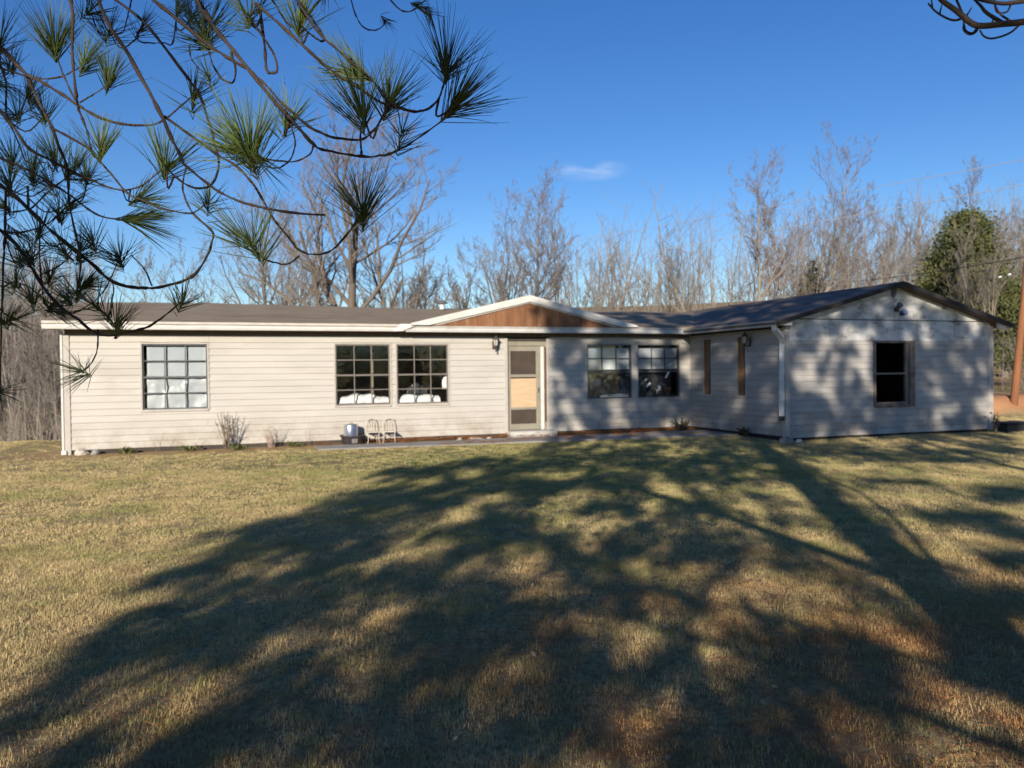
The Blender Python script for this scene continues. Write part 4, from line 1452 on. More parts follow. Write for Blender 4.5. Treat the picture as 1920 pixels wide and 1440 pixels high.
# far woods and brush: one mass of thin stems
def thicket(name, label, x0, x1, y0, y1, n, hmin, hmax, seed, m, rad=.035, right=9.0):
    r_ = np.random.default_rng(seed)
    x, y = x0 + (x1 - x0) * r_.random(n), y0 + (y1 - y0) * r_.random(n)
    ok = x < right * y if right < 9 else np.ones(n, bool)
    x, y = x[ok], y[ok]
    n = len(x)
    z = ground_z(x, y)
    h = hmin + (hmax - hmin) * r_.random(n) ** 1.6
    M = 5
    ts = np.linspace(0, 1, M)
    lean = r_.normal(0, .16, (n, 2))
    P = np.zeros((n, M, 3))
    P[:, :, 0] = x[:, None] + lean[:, :1] * h[:, None] * ts + np.cumsum(r_.normal(0, .03, (n, M)), 1) * h[:, None] * .5
    P[:, :, 1] = y[:, None] + lean[:, 1:] * h[:, None] * ts
    P[:, :, 2] = z[:, None] + h[:, None] * ts
    Rr = (rad * (.35 + r_.random(n)) * (h / hmax) ** .6)[:, None] * (1 - .75 * ts)
    V, F_ = [], []
    o_ = 0
    v, f = tubes(P, Rr, 3)
    V.append(v); F_.append(f); o_ += len(v)
    # side twigs, twice
    PP, PR, LL = P, Rr, h
    for k, ratio in ((7, .32), (4, .45)):
        N = len(PP)
        m_ = N * k
        par = np.repeat(np.arange(N), k)
        t = .2 + .78 * r_.random(m_)
        fi = t * (PP.shape[1] - 1)
        i = fi.astype(int)
        w = (fi - i)[:, None]
        base = PP[par, i] * (1 - w) + PP[par, i + 1] * w
        d = norm(np.stack([r_.normal(0, 1, m_), r_.normal(0, 1, m_), .9 + .5 * r_.random(m_)], -1))
        ln2 = LL[par] * ratio * (1.1 - .6 * t) * (.5 + r_.random(m_))
        tt = np.array([0, .5, 1.0])
        pts = base[:, None] + d[:, None] * tt[None, :, None] * ln2[:, None, None]
        pts[:, 1] += r_.normal(0, .08, (m_, 3)) * ln2[:, None]
        rr = np.maximum(PR[par, i] * .5, .005)[:, None] * (1 - .6 * tt)
        v, f = tubes(pts, rr, 3)
        V.append(v); F_.append(f + o_); o_ += len(v)
        PP, PR, LL = pts, rr, ln2
    o = link(name, mesh_np(name, np.concatenate(V), np.concatenate(F_)), m)
    return tag(o, label, 'woods', kind='stuff')


thicket('woods', 'dense grey brown winter woods left of the house', -75, -18, 38, 95, 3000, 3, 12, 201, 'brush', .08, -.545)
thicket('undergrowth', 'tangled bare undergrowth left of the house', -34, -12, 28, 36, 450, .8, 3.2, 202, 'bark_pale', .022)
thicket('woods', 'grey winter woods behind the right part of the house', 5, 75, 52, 85, 620, 6, 12.5, 203, 'twig_pale', .075)
thicket('woods', 'dense winter woods behind the clay bank right of the wing', 24, 75, 41, 80, 1100, 4, 10, 204, 'twig_brown', .06)
thicket('woods', 'thin far woods behind the left part of the roof', -45, 5, 62, 85, 110, 4, 6.5, 205, 'twig_pale', .06)
thicket('undergrowth', 'bare undergrowth on the clay bank beside the pole', 15, 34, 27.5, 33, 260, .6, 2.6, 206, 'brush', .016)


thicket('woods', 'winter woods along the far side of the yard opposite the house', -60, 50, -62, -42, 900, 3, 8, 207, 'brush', .12)


# ------------------------------------------------------------------ evergreens
def evergreen(u, vtop, depth, width, seed, m, label, zlow=.15, n=240, per=150):
    r_ = np.random.default_rng(seed)
    d = ray_dir(u, 690)
    x, y = d[0] / d[1] * depth, depth
    zb = float(ground_z(x, y))
    H = at(u, vtop, depth)[2] - zb
    t = empty('evergreen_tree', (x, y, zb - .05), 0, label, 'tree', 'evergreen trees')
    MB().tube([(0, 0, 0), (.04, 0, H * .5), (0, .03, H * .97)], [.20, .12, .02], 8).build('trunk', 'bark_brown', t)
    cs, lim = [], MB()
    for i in range(n):
        f = zlow + (1 - zlow) * r_.random() ** .9
        an = r_.random() * 6.28
        prof_ = (1 - f) ** 1.0 * (1 - .22 * (1 - f)) + .025
        rad = width * prof_ * (.65 + .5 * r_.random())
        z0 = H * f
        tip = np.array([math.cos(an) * rad, math.sin(an) * rad, z0 + rad * (.18 - .32 * (1 - f))])
        b0 = np.array([0, 0, z0 - .1])
        lim.tube([b0, (b0 + tip) / 2 + np.array([0, 0, .05]), tip], [.035 * (1.1 - f) + .008, .02, .006], 4)
        k = int(per * (.4 + prof_))
        s = .25 + .8 * r_.random(k) ** .7
        c = b0 + (tip - b0) * s[:, None]
        c += r_.normal(0, 1, (k, 3)) * np.array([.17, .17, .10]) * (width / 2.2) * (.5 + s[:, None] * .5)
        c[:, 2] -= .10 * s * r_.random(k)
        cs.append(c)
    lim.build('limb', 'bark_brown', t)['kind'] = 'stuff'
    V, F_ = leaf_quads(np.concatenate(cs), .085, r_)
    link('crown', mesh_np('crown', V, F_), m, t)['kind'] = 'stuff'
    return t


evergreen(1812, 405, 37, 4.9, 301, 'evergreen', 'large yellow green evergreen behind the right slope of the wing roof', n=460, per=230)
evergreen(1525, 485, 56, 2.8, 302, 'evergreen_dull', 'dull olive evergreen half hidden behind bare trees above the wing roof', n=90, per=80)

# ------------------------------------------------------------------ leaning pole and wires
pb = on_ground(1897, 777)
pt_dir = at(1944, 330, pb[1] + .3)
pole = empty('utility_pole', (pb[0], pb[1], 0), 0, 'leaning reddish brown wooden utility pole at the right edge', 'pole')
top = (pt_dir - np.array([pb[0], pb[1], 0])) * 1.10
MB().tube([(0, 0, -.4), top * .5, top], [.125, .11, .095], 14).build('shaft', 'pole_wood', pole, True)
ca_ = MB().box(-1.1, 1.1, -.06, .06, -.06, .06).build('crossarm', 'pole_wood', pole)
ca_.location = top * .97
ca_.rotation_euler = (0, 0, .9)
for q in (-.9, .9):
    MB().lathe([(.03, .06), (.05, .10), (.03, .13), (.05, .16), (.03, .2)], (q, 0, 0), 10).build('insulator', 'insulator', ca_)


def wire(p0, p1, sag, r, m, label):
    ts = np.linspace(0, 1, 40)[:, None]
    p_ = np.asarray(p0) * (1 - ts) + np.asarray(p1) * ts
    p_[:, 2] -= (4 * sag * ts * (1 - ts))[:, 0]
    o = MB().tube(p_, r, 5).build('power_line', m)
    return tag(o, label, 'wire', 'power lines beyond the house')


pw = np.array([pb[0], pb[1], 0]) + top
wire(pw + np.array([0, 0, -.15]), at(700, 500, 120), .6, .013, 'wire', 'upper pale wire crossing the sky above the bare trees')
wire(pw + np.array([0, 0, -1.0]), at(600, 560, 120), .6, .013, 'wire', 'lower pale wire crossing in front of the bare trees')
wire(np.array([pb[0], pb[1], 0]) + top * .60, at(1500, 532, 60), .25, .016, 'wire_dark', 'dark wire running left from the middle of the leaning pole')
ins = empty('wire_insulator', at(1884, 517, 26.2), 0, 'white insulators on the dark wire left of the leaning pole', 'insulator')
for q in (-.16, .16):
    mb = MB().lathe([(.02, -.09), (.06, -.06), (.035, -.02), (.065, .0), (.035, .03), (.06, .06), (.02, .09)], (0, 0, 0), 10)
    o = mb.build('insulator', 'insulator', ins)
    o.scale = (.6, .6, .6)
    o.location = (q, 0, q * .25)
    o.rotation_euler = (0, R(75), 0)

# ------------------------------------------------------------------ the pine the photograph is taken under
PX, PY = 1.0, -4.0
pine = empty('pine_tree', (PX, PY, 0), 0, 'long-needled pine whose twigs droop into the upper left, its shadow across the lawn', 'tree')
PO = np.array([PX, PY, 0])
MB().tube(smooth_path([(0, 0, -.3), (0, 0, .4), (.03, .02, 3), (-.03, 0, 6), (.04, .05, 9), (0, 0, 12), (0, 0, 14.5)], 30),
          np.interp(np.linspace(0, 1, 30), [0, .05, .5, 1], [.34, .265, .22, .02]), 14).build('trunk', 'pine_trunk', pine, True)
TE = math.tan(SUN_EL)
SH = -SUNV[:2] / np.linalg.norm(SUNV[:2])          # the way shadows run on the ground
SN = np.array([SH[1], -SH[0]])                     # to the right of it


def ground_shadow(p):
    """Where the shadow of a point falls on the ground: (along, across) from the trunk."""
    q = p[:2] + SH * (p[2] / TE) - PO[:2]
    return q @ SH, q @ SN


CROWN_DENSITY = 1.45
SHADE = []      # (point of the place in shade, radius along, radius across, tufts)
for (u, v, ru, rv, n) in (
        (1060, 1010, 230, 26, 130), (880, 1000, 150, 24, 90), (1260, 1040, 130, 14, 45), (900, 872, 160, 12, 100), (1080, 880, 120, 10, 65), (1240, 872, 130, 12, 80),
        (1010, 912, 220, 12, 110), (800, 942, 130, 10, 55), (1150, 955, 130, 10, 50), (1400, 865, 90, 10, 50), (1300, 902, 120, 7, 40),
        (560, 1000, 130, 13, 50), (700, 1030, 130, 16, 60), (430, 1085, 120, 16, 36), (620, 1080, 160, 18, 60), (800, 1085, 110, 16, 44),
        (330, 1175, 130, 16, 30), (540, 1160, 130, 20, 40), (190, 1255, 140, 18, 30), (400, 1240, 130, 20, 30),
        (70, 1335, 110, 20, 22), (250, 1320, 120, 16, 18), (420, 1400, 130, 20, 16), (850, 1170, 110, 14, 26), (700, 1390, 120, 24, 16),
        (1000, 1215, 120, 9, 24), (1180, 1245, 130, 11, 28), (1380, 1280, 150, 12, 28), (960, 1290, 130, 18, 26), (1180, 1310, 130, 16, 26),
        (880, 1400, 150, 24, 22), (1060, 1400, 130, 24, 24), (1280, 1390, 120, 16, 18), (1560, 1330, 110, 11, 14), (1700, 1300, 100, 10, 12),
        (1180, 1105, 140, 8, 26), (1400, 1130, 120, 8, 22), (1480, 1170, 90, 8, 18), (1430, 1055, 100, 8, 22), (1450, 1400, 100, 16, 8)):
    c = on_ground(u, v)
    ax_ = on_ground(u + ru, v) - c
    al = (on_ground(u, v - rv) - on_ground(u, v + rv)) / 2
    SHADE.append((c, al, ax_, n))
for (a, z, ra, rz_, n) in ((11.3, 1.7, .35, .5, 26), (11.6, .7, .5, .4, 26), (12.6, .5, .7, .3, 34), (12.9, 2.2, .9, .35, 50), (13.3, 1.4, .5, .6, 30), (14.4, 2.1, .5, .5, 36),
                           (14.2, .6, .5, .4, 26), (10.9, .5, .2, .4, 8), (14.8, 1.1, .2, .5, 10), (10.3, 2.95, .45, .2, 14), (12.2, 2.95, .5, .15, 14)):
    SHADE.append((hw(a, 0, z), np.array([0, 0, rz_]), hw(a + ra, 0) - hw(a, 0), n))
for (b, z, rb, rz_, n) in ((.5, 1.9, .5, .5, 34), (1.5, 2.0, .6, .45, 40), (2.7, 2.1, .6, .4, 36), (1.3, .6, .7, .45, 40), (3.2, .4, .5, .35, 24), (2.3, 1.2, .5, .25, 14), (3.5, 1.3, .3, .6, 16)):
    SHADE.append((hw(HL, b, z), np.array([0, 0, rz_]), hw(HL, b + rb) - hw(HL, b), n))
for (a, z, ra, rz_, n) in ((15.6, 1.2, .6, .5, 50), (15.8, .4, .7, .3, 40), (16.4, 1.9, .7, .25, 40), (15.5, 2.6, .4, .2, 16), (16.6, .75, .5, .4, 26), (17.3, 1.3, .4, .8, 50),
                           (17.4, .3, .5, .3, 26), (16.9, 2.75, .6, .25, 34), (18.2, 2.9, .5, .3, 34), (18.2, 3.3, .35, .2, 14), (19.1, 2.6, .6, .3, 30), (19.4, 1.7, .6, .35, 40),
                           (19.1, .9, .45, .6, 36), (20.0, .6, .6, .45, 40), (20.4, 1.5, .6, .4, 40), (21.0, 1.9, .4, .6, 36), (20.2, 2.6, .5, .25, 24), (21.1, 1.0, .3, .5, 20), (20.8, .25, .6, .15, 20), (18.3, .35, .3, .3, 14), (18.2, 1.5, .5, .6, 24)):
    SHADE.append((hw(a, HP_, z), np.array([0, 0, rz_]), hw(a + ra, HP_) - hw(a, HP_), n))
for (a, b, ra, rb, n) in ((13.4, -1.2, .9, 1.0, 50), (14.6, -1.6, .9, 1.2, 60), (15.6, .4, .7, 1.2, 60), (16.4, 2.2, .8, 1.2, 70), (17.3, 3.2, .6, .8, 50), (16.5, -1.0, .8, 1.2, 50), (17.5, .8, .5, 1.4, 50), (15.4, 3.0, .5, .8, 30), (12.6, -2.4, .7, .7, 24)):
    z = 2.8 + .17 * max(0, -b) + .26 * max(0, a - 14.6)
    SHADE.append((hw(a, b, z), hw(a, b + rb) - hw(a, b), hw(a + ra, b) - hw(a, b), n))

for (u, v, d, ra, rz_, n) in ((60, 120, 2.0, .25, .25, 40), (150, 330, 2.1, .3, .3, 50), (60, 450, 2.2, .25, .25, 40), (250, 500, 2.1, .3, .2, 40),
                              (330, 120, 1.8, .2, .15, 24), (700, 150, 1.4, .2, .15, 24), (820, 150, 1.4, .15, .15, 24), (650, 400, 1.5, .12, .12, 14)):
    SHADE.append((at(u, v, d), np.array([0, 0, rz_]), np.array([ra, 0, 0]), n))

# one foliage clump: a fan of needles
r_ = np.random.default_rng(55)


def needle_fan(base, axis_, n, length, spread, w, r_, curve=.12, up=0.0, seg=3, k=3, stem=.04, bunch=False):
    """Needles as thin tapered prisms fanning out round an axis."""
    axis_ = axis_ / np.linalg.norm(axis_)
    s1 = np.cross(axis_, [.3, .2, .9])
    s1 /= np.linalg.norm(s1)
    s2 = np.cross(axis_, s1)
    ph = r_.random(n) * 6.283
    th = spread * np.sqrt(r_.random(n)) * (.75 + .35 * r_.random(n))
    if bunch:                                       # needles grow in bundles of four or five
        g_ = np.arange(n) // 4
        ph = ph[g_] + r_.normal(0, .26, n)
        th = th[g_] + r_.normal(0, .10, n)
    d = axis_ * np.cos(th)[:, None] + (s1 * np.cos(ph)[:, None] + s2 * np.sin(ph)[:, None]) * np.sin(th)[:, None]
    st = base - axis_ * (stem * r_.random((n, 1)) * (.3 + th[:, None]))
    ln2 = length * (.70 + .38 * r_.random(n))
    tt = np.linspace(0, 1, seg)
    P = st[:, None] + d[:, None] * (tt[None, :, None] * ln2[:, None, None])
    bend = norm(r_.normal(0, 1, (n, 3)) + np.array([0, 0, -.6 + up]))
    P += bend[:, None] * (tt ** 2)[None, :, None] * (curve * ln2 * r_.random(n))[:, None, None]
    Rr = w * (1 - .75 * tt ** 2)[None] * np.ones((n, 1))
    return tubes(P, Rr, k)


# sunlit gaps: places of the lawn, the wall and the twigs that the crown leaves open
LIT = []
for (u, v, ru, rv) in ((1500, 1000, 60, 16), (1250, 1085, 70, 12), (1130, 1170, 110, 18), (960, 1075, 60, 12), (1330, 1190, 60, 14), (1600, 1165, 60, 14), (1620, 1250, 80, 12), (1560, 1110, 60, 10),
                       (640, 1290, 90, 14), (520, 1335, 50, 10), (1860, 1330, 60, 26), (1840, 1200, 60, 26), (1780, 1040, 70, 18), (1750, 940, 70, 8), (1860, 1090, 40, 14), (1520, 1420, 60, 12), (960, 1425, 40, 12), (740, 1245, 50, 10), (1140, 1285, 36, 10),
                       (760, 1135, 60, 10), (1010, 960, 70, 7), (1400, 985, 60, 8), (1050, 890, 60, 4), (1230, 925, 70, 5), (1200, 1260, 30, 8), (1420, 1215, 50, 8), (1680, 1420, 50, 10), (1450, 1330, 60, 9)):
    c = on_ground(u, v)
    LIT.append((ground_shadow(c), abs(on_ground(u, v - rv)[1] - on_ground(u, v + rv)[1]) / 2, abs(on_ground(u + ru, v)[0] - c[0])))
for (u, v, d) in ((455, 250, 1.42), (520, 20, 1.5), (560, 20, 1.5), (630, 120, 1.44), (100, 50, 1.92), (180, 90, 1.94), (225, 130, 1.86), (330, 280, 1.7), (195, 245, 1.86), (450, 420, 1.48), (290, 410, 1.95), (390, 260, 1.45)):
    LIT.append((ground_shadow(at(u, v, d)), .45, .13))


def open_sky(p_):
    t, s = ground_shadow(p_ + PO)
    return any(((t - g[0]) / rt) ** 2 + ((s - g[1]) / rs) ** 2 < 1 for g, rt, rs in LIT)


# crown: its outline as the sun sees it, from where its shadow lies on lawn, walls and roof
g_ = on_ground
OUT = [g_(-60, 1380), g_(60, 1290), g_(170, 1215), g_(215, 1140), g_(315, 1055), g_(380, 1000), g_(560, 965), g_(620, 930), g_(720, 880), g_(900, 858), g_(1000, 848),
       hw(10.95, 0, .25), hw(10.95, 0, 2.4), hw(9.9, .45, 3.0), hw(10.6, .45, 3.4), hw(12.2, -1.0, 3.05), hw(13.0, -3.0, 3.4), hw(15.5, -3.6, 3.55), hw(17.6, -2.0, 3.7), hw(18.3, 4.1, 3.75), hw(19.6, 4.1, 3.4), hw(21.9, 4.0, 2.8), hw(22.0, 4.0, .0),
       g_(1920, 905), g_(1840, 960), g_(1800, 1060), g_(1860, 1130), g_(1960, 1260), g_(2050, 1420), g_(2050, 1800), g_(-60, 1800), g_(-60, 1440)]
OUT = np.array([ground_shadow(p_) for p_ in OUT])


def in_poly(P, Q):
    x, y = Q[:, 0], Q[:, 1]
    ok = np.zeros(len(Q), bool)
    for (x0, y0), (x1, y1) in zip(P, np.roll(P, -1, 0)):
        c_ = ((y0 > y) != (y1 > y)) & (x < (x1 - x0) * (y - y0) / (y1 - y0 + 1e-12) + x0)
        ok ^= c_
    return ok


SE = math.sin(SUN_EL)
lo_, hi_ = OUT.min(0), OUT.max(0)
Q = lo_ + (hi_ - lo_) * r_.random((62000, 2))
Q = Q[in_poly(OUT, Q)]
dark = np.zeros(len(Q))
for (c, al, ac, n) in SHADE:
    m0 = np.array(ground_shadow(c))
    Mx = np.stack([np.array(ground_shadow(c + al)) - m0, np.array(ground_shadow(c + ac)) - m0], 1)
    e = np.linalg.solve(Mx, (Q - m0).T)
    dark = np.maximum(dark, np.exp(-(e ** 2).sum(0) * .8))
h_, s_ = Q[:, 0] * SE, Q[:, 1]
fine = .36 * vnoise(s_ + 40, h_ + 40, .38, 71) + .42 * vnoise(s_ + 40, h_ + 40, .19, 72) + .22 * vnoise(s_ + 40, h_ + 40, .09, 73)
pr_ = (.34 + .62 * dark + .10 * (Q[:, 0] > 19) + .32 * (Q[:, 0] < 8.6)) * np.maximum(ss(fine, .36, .56), .45 * dark ** 2 * (Q[:, 0] < 19)) * CROWN_DENSITY
for (g, rt, rs) in LIT:
    pr_ *= 1 - .93 * (((Q[:, 0] - g[0]) / rt) ** 2 + ((Q[:, 1] - g[1]) / rs) ** 2 < 1)
pr_ *= np.where((Q[:, 1] > .4) & (Q[:, 0] < 19), .28, 1.0)            # thinned right of the trunk to keep the trunk's shadow band clear
Q = Q[r_.random(len(Q)) < pr_]
V_, F_, off = [], [], 0
clumps = []
for t, s in Q:
    fwd = np.clip(r_.normal(-.3, .9), -2.2, 2.0)
    z = (t - fwd) * TE
    if z < 2.2:
        fwd = t - (2.2 + .5 * r_.random()) / TE
        z = (t - fwd) * TE
    p_ = np.array([*(SH * fwd + SN * s), z])
    if p_[1] + PY > -.35:                       # keeps clear of the view
        sh = (p_[1] + PY + .35) / SH[1]
        p_ = p_ - np.array([*SH, 0]) * sh + np.array([0, 0, sh * TE])
    clumps.append(p_)
    out = norm(np.array([p_[0], p_[1], 0]) + r_.normal(0, .8, 3) + np.array([0, 0, .5]))
    v, f = needle_fan(p_, out, 12, .22, 1.3, .0062, r_, .2, 0, 2, 3, .09)
    V_.append(v)
    F_.append(f + off)
    off += len(v)
clumps = np.array(clumps)
o = link('crown', mesh_np('crown', np.concatenate(V_), np.concatenate(F_)), 'needles_crown', pine)
o['kind'] = 'stuff'
for li_ in range(46):
    cen = clumps[r_.integers(len(clumps))]
    rad = np.hypot(cen[0], cen[1])
    if rad < 1.2 or (cen[2] < 4.0 and li_ % 2):
        continue
    b0 = np.array([0, 0, max(1.9, cen[2] - .12 * rad)])
    mid = (b0 + cen) / 2 + np.array([0, 0, .10 * rad - .1])
    near_ = clumps[np.argsort(np.linalg.norm(clumps - cen, axis=1))[:14]]
    mb = MB().tube(smooth_path([b0, mid, cen], 9), np.linspace(.020 + .004 * rad, .008, 9), 6)
    for p_ in near_[::2]:
        mb.tube([b0 * .25 + cen * .75, (cen * .6 + p_ * .4), p_], [.008, .007, .004], 4)
    mb.build('limb', 'pine_trunk', pine)

# drooping twigs in view. Each: depth at start and end, pixel thickness at start and end, the path
TW = [
    (1.62, 1.60, 11, 5, [(180, -12), (205, 48), (240, 100), (268, 150), (303, 212), (320, 250), (340, 295), (350, 310), (393, 347), (437, 372), (493, 389), (560, 400), (610, 403)]),
    (1.60, 1.50, 7, 5, [(308, 218), (366, 260), (410, 293), (443, 317), (480, 360), (510, 413), (540, 453), (560, 476), (585, 485), (620, 477), (650, 445), (680, 398)]),
    (1.52, 1.48, 5, 4, [(561, 480), (540, 493), (515, 493), (490, 482), (472, 461)]),
    (1.80, 1.70, 9, 4, [(203, -10), (262, 35), (308, 88), (352, 146), (370, 168), (387, 213), (400, 255), (410, 300), (402, 335), (384, 350), (355, 350), (327, 331), (312, 312)]),
    (1.45, 1.42, 9, 5, [(278, -8), (333, 37), (383, 77), (433, 110), (467, 130), (500, 160), (540, 200), (580, 231), (607, 247), (633, 256), (677, 258), (697, 247), (713, 227), (729, 192)]),
    (1.46, 1.40, 11, 5, [(365, -8), (400, 47), (443, 100), (490, 157), (527, 203), (560, 240), (590, 270), (630, 283), (680, 290), (727, 288), (757, 276), (797, 250), (833, 223), (850, 203)]),
    (1.44, 1.42, 5, 4, [(588, 272), (580, 290), (550, 304), (513, 302), (473, 289)]),
    (1.44, 1.41, 5, 4, [(543, 226), (552, 267), (540, 300), (517, 316), (493, 310), (470, 293)]),
    (1.42, 1.38, 6, 4, [(678, 290), (678, 262), (682, 216)]),
    (1.40, 1.36, 9, 5, [(478, 6), (530, 50), (580, 97), (630, 143), (670, 170), (710, 197), (747, 208), (777, 215), (800, 210), (820, 190), (830, 160), (837, 132)]),
    (1.42, 1.36, 7, 4, [(552, -8), (597, 60), (640, 97), (670, 127), (697, 150), (727, 187), (743, 207), (753, 247)]),
    (1.55, 1.50, 7, 4, [(560, -8), (587, 40), (603, 73), (597, 83), (577, 67), (563, 46)]),
    (1.55, 1.50, 8, 5, [(486, 8), (493, 60), (497, 100), (500, 127), (510, 133), (518, 127), (513, 103), (500, 80), (483, 53), (467, 28)]),
    (1.60, 1.62, 6, 4, [(433, 98), (442, 130), (437, 154), (417, 147), (400, 123), (390, 90), (384, 62)]),
    (1.62, 1.60, 5, 3, [(505, -8), (540, 45), (545, 52)]),
    (1.95, 1.90, 11, 4, [(-10, 75), (30, 120), (53, 143), (80, 158), (113, 178), (147, 200), (187, 222), (227, 236), (280, 240), (310, 227), (337, 203), (360, 181)]),
    (1.95, 2.05, 9, 5, [(50, 142), (77, 200), (97, 240), (110, 280), (123, 320), (127, 367), (133, 410), (147, 470), (150, 500), (145, 545)]),
    (1.90, 1.85, 6, 4, [(97, 240), (130, 257), (165, 278), (183, 297), (213, 333), (240, 360), (267, 372), (300, 387), (350, 397), (370, 393), (391, 377)]),
    (1.85, 1.88, 8, 5, [(130, -10), (137, 33), (137, 100), (143, 167), (150, 200), (163, 240), (173, 287), (183, 297)]),
    (1.90, 1.86, 4, 3, [(150, 192), (180, 173), (207, 152)]),
    (1.90, 1.92, 5, 4, [(140, 187), (115, 132), (103, 92)]),
    (1.98, 1.94, 5, 3, [(-8, 125), (60, 143), (110, 143), (140, 130), (160, 117)]),
    (1.88, 1.86, 4, 3, [(184, 297), (189, 280)]),
    (2.05, 1.95, 9, 4, [(-10, 195), (27, 240), (53, 277), (100, 303), (133, 320), (167, 335), (200, 350), (233, 357), (267, 347), (307, 315)]),
    (2.05, 1.95, 7, 4, [(-10, 292), (50, 317), (100, 343), (133, 363), (167, 390), (200, 407), (243, 413)]),
    (2.15, 2.00, 11, 4, [(-10, 340), (31, 370), (92, 428), (137, 465), (177, 496), (208, 523), (235, 534), (266, 538), (293, 535), (330, 526), (361, 511), (385, 477), (394, 453), (396, 432), (360, 397), (343, 360), (343, 335), (350, 312)]),
    (2.20, 2.05, 10, 4, [(-10, 422), (31, 459), (61, 502), (82, 535), (113, 569), (144, 590), (171, 610), (189, 619), (214, 621), (232, 619), (275, 609), (299, 596), (324, 578), (342, 563)]),
    (2.10, 2.05, 4, 3, [(184, 618), (182, 650), (177, 672), (165, 690), (151, 696)]),
    (2.10, 2.08, 6, 5, [(216, 635), (216, 606)]),
    (2.10, 2.08, 4, 3, [(201, 604), (208, 575), (214, 545), (211, 528)]),
    (2.20, 2.12, 5, 3, [(82, 560), (90, 576), (110, 579), (137, 584), (159, 572), (183, 554), (202, 529), (214, 502), (224, 482)]),
    (2.05, 2.05, 4, 3, [(285, 536), (272, 508), (258, 492), (246, 478)]),
    (2.30, 2.25, 7, 4, [(11, 352), (9, 422), (5, 483), (3, 544), (2, 606), (1, 690), (0, 738)]),
    (2.30, 2.25, 5, 3, [(-8, 570), (12, 593), (32, 598)]),
    (2.25, 2.20, 5, 3, [(0, 120), (13, 160), (14, 210), (40, 275), (53, 305), (90, 304)]),
    (2.20, 2.20, 5, 3, [(10, 400), (55, 390), (85, 365), (115, 340)]),
    (2.25, 2.20, 5, 3, [(0, 433), (40, 437), (85, 423), (120, 395), (150, 378)]),
    (2.25, 2.20, 5, 3, [(52, 350), (55, 395), (75, 413), (75, 470), (80, 540), (82, 570)]),
    (2.20, 2.18, 4, 3, [(230, 357), (238, 374), (250, 377), (262, 370)]),
    (2.25, 2.22, 4, 3, [(75, 515), (110, 500), (135, 475)]),
    (2.30, 2.25, 4, 3, [(5, 540), (25, 530), (50, 537), (75, 555)]),
    (2.60, 2.55, 4, 3, [(656, -8), (667, 27), (680, 50), (697, 58), (713, 53), (723, 42)]),
    (2.70, 2.65, 4, 3, [(725, -8), (747, 17), (767, 23), (787, 12)]),
    (2.30, 2.30, 4, 2, [(247, -5), (243, 20), (235, 52), (228, 62)]),
    (2.4, 2.4, 4, 3, [(330, 40), (322, 82), (305, 80), (262, 78), (258, 62), (266, 50)]),
    (2.4, 2.4, 4, 3, [(355, 85), (358, 110), (375, 132), (392, 140)]),
]
